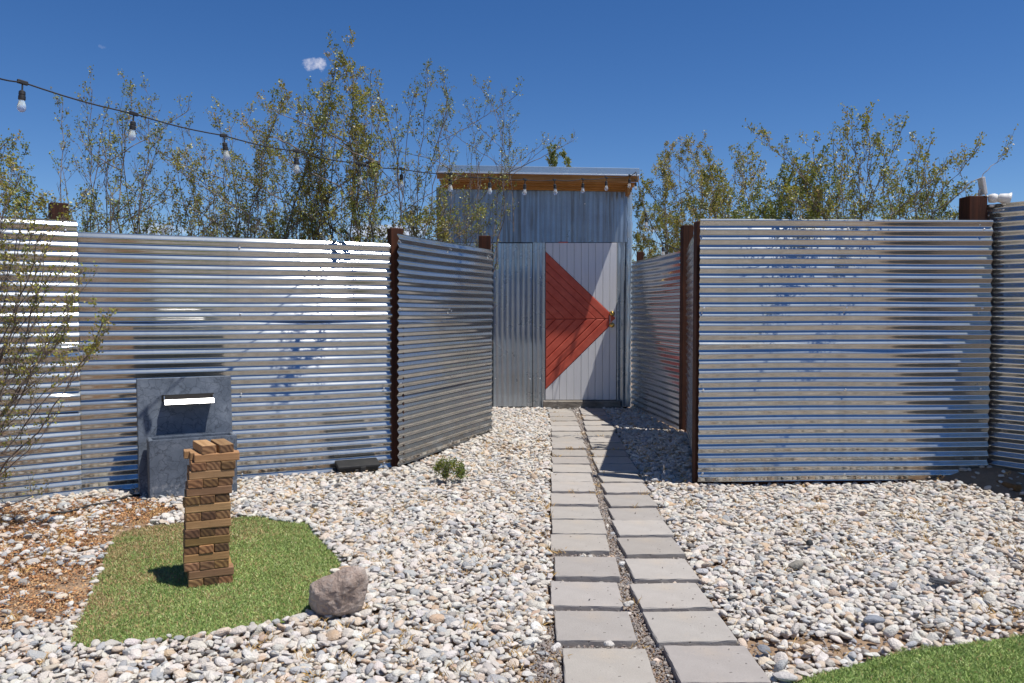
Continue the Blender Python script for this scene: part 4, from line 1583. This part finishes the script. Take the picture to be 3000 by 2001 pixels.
# ------------------------------------------------------------------ creosote shrubs
class Grow:
    def __init__(s, seed):
        s.r = random.Random(seed); s.V = []; s.F = []; s.leaf = []; s.lc = []

    def tube(s, pts, r0, r1, n=4):
        k = len(pts)
        base = len(s.V)
        for i, p in enumerate(pts):
            t = (pts[min(i + 1, k - 1)] - pts[max(i - 1, 0)])
            if t.length < 1e-6: t = Vector((0, 0, 1))
            t.normalize()
            a = t.orthogonal().normalized(); b = t.cross(a)
            rr_ = r0 + (r1 - r0) * i / (k - 1)
            for q in range(n):
                an = 2 * math.pi * q / n
                s.V.append(p + (a * math.cos(an) + b * math.sin(an)) * rr_)
        for i in range(k - 1):
            for q in range(n):
                s.F.append((base + i * n + q, base + i * n + (q + 1) % n, base + (i + 1) * n + (q + 1) % n, base + (i + 1) * n + q))

    def path(s, a, d, L, n, up=.25, wig=.10):
        pts = [a.copy()]
        d = d.normalized()
        for i in range(n):
            d = (d + Vector((s.r.gauss(0, wig), s.r.gauss(0, wig), s.r.gauss(0, wig) + up * .3))).normalized()
            pts.append(pts[-1] + d * (L / n))
        return pts

    def leaves(s, pts, n, size, spread, tone):
        r = s.r
        n = int(n * .98 + r.random()); size *= 1.5; spread *= 2.0
        k = len(pts) - 1
        for _ in range(n):
            u = r.random() ** .75 * k
            i = min(int(u), k - 1)
            p = pts[i].lerp(pts[i + 1], u - i) + Vector((r.gauss(0, spread), r.gauss(0, spread), r.gauss(0, spread)))
            d = Vector((r.gauss(0, 1), r.gauss(0, 1), r.gauss(.5, 1))).normalized()
            w = d.orthogonal().normalized()
            w.rotate(Matrix.Rotation(r.uniform(0, 6.28), 3, d))
            L = size * r.uniform(.7, 1.35)
            s.leaf.append((p, d * L, w * L * .36))
            t_ = tone + r.gauss(0, .22)
            if t_ > 1.0: c = (.34, .25, .09)
            elif t_ > .75: c = (.32, .28, .05)
            elif t_ > .35: c = (.265, .275, .05)
            else: c = (.14, .185, .045)
            q = r.uniform(.75, 1.25)
            s.lc.append((c[0] * q, c[1] * q, c[2] * q))

    def stem(s, base, tip, r0, dens=1.0, start=.3, twig=.26, leafsize=.011, tone=.45, spreadY=1.0, bow=.12, depth=0):
        r = s.r
        L = (tip - base).length
        side = Vector((r.gauss(0, bow), r.gauss(0, bow * .7), 0)) * L
        c1 = base.lerp(tip, .35) + side; c2 = base.lerp(tip, .7) + side * .6 + Vector((r.gauss(0, .04), r.gauss(0, .04), 0)) * L
        n = 16
        pts = []
        for i in range(n + 1):
            u = i / n
            p = base * (1 - u) ** 3 + c1 * 3 * u * (1 - u) ** 2 + c2 * 3 * u * u * (1 - u) + tip * u ** 3
            if 0 < i < n: p = p + Vector((r.gauss(0, .004), r.gauss(0, .004), 0)) * (1 + L)
            pts.append(p)
        s.tube(pts, r0 * .75, .0018, 5)
        if depth == 0 and L > .8:          # long side limbs that fork off and carry their own plume
            for q in range(r.randint(1, 2)):
                u = r.uniform(.38, .86)
                k = min(int(u * n), n - 1)
                p = pts[k].lerp(pts[k + 1], u * n - k)
                a = r.uniform(0, 6.28)
                if r.random() < .7: a = r.choice((0, math.pi)) + r.gauss(0, .5)
                reach = min(.75, L * .27) * r.uniform(.5, 1.15)
                tip2 = p + Vector((math.cos(a) * reach * .95, math.sin(a) * reach * .5, reach * r.uniform(.35, 1.05)))
                tip2.z = min(tip2.z, tip.z - .03)
                s.stem(p, tip2, r0 * .45, dens * .9, .25, twig * .9, leafsize, tone, spreadY, .14, 1)
        nt = max(5, int(L * (1 - start) / .050 * dens ** .5))
        ph, fr = r.uniform(0, 6.28), r.uniform(9, 15)
        for i in range(nt):
            u = start + (1 - start) * ((i + r.random()) / nt) ** .62
            u = min(u, .995)
            k = min(int(u * n), n - 1)
            p = pts[k].lerp(pts[k + 1], u * n - k)
            tan = (pts[k + 1] - pts[k]).normalized()
            a = r.uniform(0, 6.28)
            out = Vector((math.cos(a), math.sin(a) * spreadY, 0))
            leafy = math.sin(u * fr + ph) > -.35 or u > .9
            d = tan * .62 + out * r.uniform(.45, 1.25) + Vector((0, 0, .12))
            tl = twig * (.35 + 1.15 * r.random() ** 1.6) * (1.15 - .6 * u)
            if not leafy:
                if r.random() < .5: continue
                tl *= 1.1
            tw = s.path(p, d, tl, 5, .5)
            s.tube(tw, .0024 * (1.5 - u), .0010, 3)
            tone_ = tone + r.gauss(0, .22)
            m = int(tl * 190 * dens * (1.0 if leafy else .12))
            s.leaves(tw[3:], int(m * .42), leafsize, .0065, tone_)
            for q in range(r.randint(2, 4)):
                j = r.randint(1, 4)
                d2 = (tw[j + 1] - tw[j]).normalized() + Vector((r.gauss(0, .45), r.gauss(0, .45), r.gauss(.3, .3)))
                t2 = s.path(tw[j], d2, tl * r.uniform(.3, .55), 3, .6, .15)
                s.tube(t2, .0013, .0007, 3)
                s.leaves(t2[1:], int(m * .34), leafsize, .006, tone_)
        s.leaves(pts[-3:], int(16 * dens), leafsize, .010, tone)

    def build(s, root, behind=True):
        V = np.array([v[:] for v in s.V]); Fq_ = np.array(s.F)
        if behind:                       # nothing of it pushes through the fence sheets
            bad = in_poly(V, YARD_BACK) & (V[:, 2] < 1.97)
            Fq_ = Fq_[~bad[Fq_].any(1)]
            lp_ = np.array([l[0][:] for l in s.leaf])
            ok = ~(in_poly(lp_, YARD_BACK) & (lp_[:, 2] < 1.97))
            s.leaf = [l for l, k in zip(s.leaf, ok) if k]; s.lc = [l for l, k in zip(s.lc, ok) if k]
        o = link('branches', np_mesh('branches', V, Fq_, 4), M_bark, root, smooth=True)
        n = len(s.leaf)
        P_ = np.array([l[0][:] for l in s.leaf]); D_ = np.array([l[1][:] for l in s.leaf]); W_ = np.array([l[2][:] for l in s.leaf])
        V = np.stack([P_, P_ + D_ * .5 + W_, P_ + D_, P_ + D_ * .5 - W_], 1).reshape(-1, 3)
        me = np_mesh('foliage', V, np.arange(n * 4).reshape(n, 4), 4)
        set_cols(me, np.repeat(np.array(s.lc), 4, 0))
        link('foliage', me, M_leaf, root)
        return n


LEAVES = 0


def shrub(seed, label, Y, base_px, tips, r0=.012, dens=1.0, start=.3, twig=.26, tone=.45, leafsize=.011, depth=.3, group='creosote shrubs behind the fences', name='creosote_shrub', bow=.08, zb=0.0, lean=0.0):
    global LEAVES
    if seed in (1, 2, 3, 4, 5, 7, 8, 10, 17): dens *= .72
    g_ = Grow(seed)
    b0 = at(base_px[0], base_px[1], Y)
    base = Vector((b0.x, Y, zb))
    root = empty(name, (0, 0, 0))
    # root sits at the base of the shrub; geometry below is stored in world coordinates minus that base
    tag(root, label, 'shrub', group)
    for tp in tips:
        dy = lean + g_.r.gauss(0, depth) if len(tp) < 4 else tp[3]
        tip = at(tp[0], tp[1], Y + dy)
        k = tp[2] if len(tp) > 2 else 1.0
        st_base = base + Vector((g_.r.gauss(0, .05) + (tip.x - base.x) * .25, g_.r.gauss(0, .05), 0))
        g_.stem(st_base, tip, r0 * g_.r.uniform(.75, 1.15), dens * k, start, twig, leafsize, tone, bow=bow)
    LEAVES += g_.build(root, behind=seed not in (20, 22, 23))
    for c_ in root.children:
        co = np.zeros(len(c_.data.vertices) * 3, np.float32); c_.data.vertices.foreach_get('co', co)
        co = co.reshape(-1, 3) - np.array([base.x, base.y, base.z], np.float32)
        c_.data.vertices.foreach_set('co', co.ravel()); c_.data.update()
    root.location = base
    return root


GB = 'creosote shrubs standing behind the left fences'
shrub(1, 'sparse two stemmed creosote left of the second bulb, behind the fence', 6.5, (300, 700),
      [(185, 300), (270, 262, 1.1), (320, 300), (180, 480, .6), (245, 560), (330, 590), (225, 420, .6), (260, 640), (190, 620, .7), (300, 420, .7)], .014, .8, .42, .24, .45, group=GB, depth=.2)
shrub(2, 'creosote with a dark curved trunk behind the second bulb', 6.7, (380, 700),
      [(385, 262, 1.2), (445, 290, 1.2), (350, 310), (475, 385, 1.2), (425, 450), (310, 430, .7), (440, 560, .7), (365, 590), (320, 380)], .016, .9, .40, .25, .42, group=GB, depth=.2)
shrub(3, 'tangled creosote behind the fence around the third bulb', 6.8, (590, 720),
      [(530, 365, .7), (500, 430), (640, 350), (670, 360, .7), (600, 420), (550, 470), (480, 560), (440, 620, .8), (620, 520), (680, 470), (560, 600), (660, 600), (510, 640)], .012, 1.1, .3, .25, .62, group=GB, depth=.25)
shrub(4, 'bushy creosote between the third and fourth bulbs', 6.9, (730, 720),
      [(735, 370, .9), (705, 480), (760, 440), (700, 560), (745, 530, 1.2), (790, 600), (720, 620), (670, 650), (800, 520)], .012, 1.2, .3, .22, .55, group=GB, depth=.25)
shrub(5, 'dense olive creosote behind the fourth bulb', 7.0, (855, 730),
      [(840, 275, 1.2), (805, 345, 1.2), (870, 340, 1.2), (835, 400, 1.4), (900, 330, .8), (930, 380), (955, 400), (900, 450, 1.2), (790, 430), (820, 500, 1.3), (890, 560), (940, 530), (860, 620), (800, 640), (940, 650)], .014, 1.0, .34, .24, .58, group=GB, depth=.3, lean=-.3)
shrub(6, 'tallest creosote, its crown reaching beside the small cloud', 6.95, (1035, 740),
      [(985, 170, 1.7), (1005, 165, 1.7), (1035, 195, 1.5), (950, 255, 1.3), (955, 300, 1.3), (1085, 215, .9), (1105, 260), (1050, 270, 1.6), (1070, 320, 1.4), (975, 370, 1.4), (1115, 335, 1.1),
       (1040, 380, 1.2), (1100, 430, .9), (1000, 470), (1080, 520), (1030, 560), (960, 560), (1090, 640), (1010, 650), (985, 300, 1.4)], .018, .85, .45, .24, .55, group=GB, depth=.28, lean=-.5)
shrub(7, 'thin bare stemmed creosote between the tall shrub and the shed', 7.4, (1170, 750),
      [(1250, 200, 1.3), (1215, 265, 1.1), (1300, 222, 1.3), (1318, 265, 1.1), (1160, 325, .8), (1135, 400, .4), (1195, 480, .8), (1230, 500, .7), (1130, 530), (1210, 560, .8), (1300, 345, .5), (1180, 620)], .012, .85, .55, .22, .4, group=GB, depth=.2)
shrub(8, 'slender creosote leaning across the left corner of the shed', 8.6, (1310, 760),
      [(1405, 252, 1.0), (1470, 290, .9), (1495, 345, .9), (1375, 320, .7), (1340, 440, .9), (1450, 380, .8), (1480, 460, 1.0), (1390, 400, .7), (1290, 560, .8), (1440, 600, .6), (1400, 640, .6), (1300, 640), (1370, 540, .6)], .014, .95, .45, .23, .45, group=GB, depth=.2)
shrub(9, 'low olive creosote peeping over beside the left post', 7.6, (1240, 770),
      [(1200, 640), (1240, 635, 1.3), (1270, 650), (1215, 665), (1300, 600, .8), (1310, 520, .8), (1280, 600), (1110, 625, 1.2), (1150, 650), (1080, 640)], .010, 1.3, .45, .2, .6, group=GB, depth=.15)
shrub(10, 'low creosote filling behind the middle of the left fence', 7.3, (650, 760),
      [(560, 600), (620, 620), (680, 600), (740, 610), (590, 650), (700, 660), (480, 650), (430, 670), (390, 650)], .009, 1.1, .4, .2, .6, group=GB, depth=.3)
shrub(17, 'low tangled creosote behind the fence under the tall crown', 7.6, (960, 760),
      [(900, 600), (960, 590), (1010, 600), (1060, 600), (880, 640), (1000, 650), (930, 560), (1090, 560, .8), (830, 600)], .009, 1.0, .4, .2, .6, group=GB, depth=.3)

GR = 'creosote shrubs standing behind the right fences'
shrub(11, 'wide creosote immediately right of the shed', 11.2, (2010, 800),
      [(1955, 440, 1.1), (1935, 490), (2000, 420, 1.1), (2040, 440, 1.1), (2070, 450), (1940, 560), (1970, 520), (2080, 530), (1975, 620), (2040, 600), (1950, 630), (2100, 580), (1985, 680), (2010, 480), (1940, 480)], .018, .95, .4, .34, .75, .014, group=GR, depth=.3)
shrub(12, 'creosote behind the right fence beside its left end', 7.4, (2180, 740),
      [(2110, 500), (2155, 455, 1.1), (2190, 470), (2230, 470, 1.2), (2130, 560), (2200, 540, 1.2), (2250, 560, 1.2), (2170, 600), (2100, 620), (2260, 610), (2075, 480), (2055, 540), (2085, 560)], .012, 1.0, .35, .23, .62, .012, group=GR, depth=.25)
shrub(13, 'densest dark green creosote, behind the middle of the right fence', 6.9, (2340, 730),
      [(2300, 425, .8), (2325, 455, .7), (2340, 500, 1.8), (2380, 490, 1.8), (2300, 530, 1.8), (2360, 540, 1.8), (2410, 560, 1.6), (2280, 590, 1.5), (2330, 600, 1.6), (2420, 600, 1.4), (2260, 610), (2385, 590, 1.6)], .012, 1.0, .35, .2, .28, .012, group=GR, depth=.2, lean=-.4)
shrub(14, 'tallest creosote of the right group, forking like a small tree', 6.45, (2530, 720),
      [(2480, 430, .6), (2495, 352, 1.2), (2540, 365, 1.2), (2470, 400, 1.0), (2560, 430, .9), (2640, 385, .9), (2700, 415, .7), (2725, 420, .7), (2600, 450, .8), (2440, 430, .7), (2380, 420, .8), (2430, 500), (2660, 470, .6), (2600, 520, .7), (2460, 540, .8), (2560, 560, .8), (2390, 460, .6),
       (2520, 470, 1.0), (2410, 580)], .017, .95, .48, .23, .55, group=GR, depth=.26, lean=-.5)
shrub(15, 'rounded creosote beside the right hand timber post', 6.8, (2710, 720),
      [(2640, 570), (2680, 525, 1.2), (2720, 520, 1.2), (2765, 535, 1.1), (2800, 555), (2830, 560), (2620, 620), (2700, 580, 1.2), (2760, 590, 1.2), (2810, 620), (2660, 620)], .011, 1.25, .35, .22, .4, group=GR, depth=.22)
shrub(18, 'low creosote peeping over between the tall forked one and the dense one', 7.6, (2470, 760),
      [(2440, 600), (2480, 590), (2520, 600), (2580, 600), (2620, 610), (2200, 620), (2240, 600)], .009, 1.0, .4, .2, .5, group=GR, depth=.2)
shrub(16, 'creosote sprigs seen past the right edge of the shed wall', 12.2, (1890, 820),
      [(1870, 600), (1890, 640), (1910, 620), (1900, 690), (1870, 700), (1885, 560), (1925, 650)], .012, 1.0, .4, .3, .55, .016, group=GR, depth=.2)
shrub(19, 'two small creosote tips rising above the shed roof', 14.5, (1640, 900),
      [(1622, 442, 1.3), (1655, 452, 1.3), (1615, 470, 1.0), (1664, 470, 1.0), (1630, 460)], .012, 1.2, .8, .22, .3, .018, group='creosote beyond the shed roof', depth=.1)

# near shrub in front of the far left fence
shrub(20, 'big loose creosote in the left foreground, hanging over the fence', 4.75, (-380, 1500),
      [(15, 420, 1.2), (60, 520, 1.3), (-60, 430), (100, 580, 1.3), (30, 560, 1.4), (-10, 650), (150, 600, .9), (190, 640, .8), (130, 720, .8), (60, 700), (215, 740, .7), (310, 925, 1.3), (265, 820, .9), (230, 900, .7),
       (340, 950, 1.0), (200, 1040, .9), (190, 960), (110, 850), (60, 940, 1.1), (205, 1100, .7), (90, 1080, .9), (150, 1010), (20, 1040), (180, 1190, .6), (110, 1290, .6), (40, 1240), (30, 1400), (95, 1450, .5), (-30, 1150),
       (40, 480, 1.2), (90, 640, 1.2), (0, 780, 1.2)],
      .009, .62, .42, .20, .72, .0105, group='foreground creosote', depth=.12, bow=.05)
# separate shrub behind the fence, darker bluish green leaves
shrub(21, 'bluish green creosote at the far left edge behind the fence', 6.2, (20, 720),
      [(15, 425, 1.1), (35, 450, 1.2), (60, 520, 1.0), (-20, 470), (80, 560), (20, 560, 1.2)], .010, 1.2, .4, .2, .25, group=GB, depth=.12)
# small weed
shrub(22, 'small green weed growing alone in the gravel by the angled fence', 5.95, (1318, 1415),
      [(1275, 1375), (1290, 1360), (1310, 1352), (1330, 1358), (1350, 1372), (1360, 1385), (1300, 1375), (1340, 1380), (1320, 1372)], .002, 4.5, .1, .06, .2, .0085, group=None, depth=.03, name='weed', bow=.05)
shrub(23, 'tiny green weed at the foot of the boulder', 3.62, (1090, 1780),
      [(1075, 1760), (1095, 1755), (1110, 1768), (1085, 1768)], .001, .8, .1, .03, .3, .007, group=None, depth=.015, name='weed', bow=.05)
print('leaves', LEAVES)
for o in bpy.data.objects:
    if o.name.startswith('weed') and o.parent is None: o['category'] = 'weed'
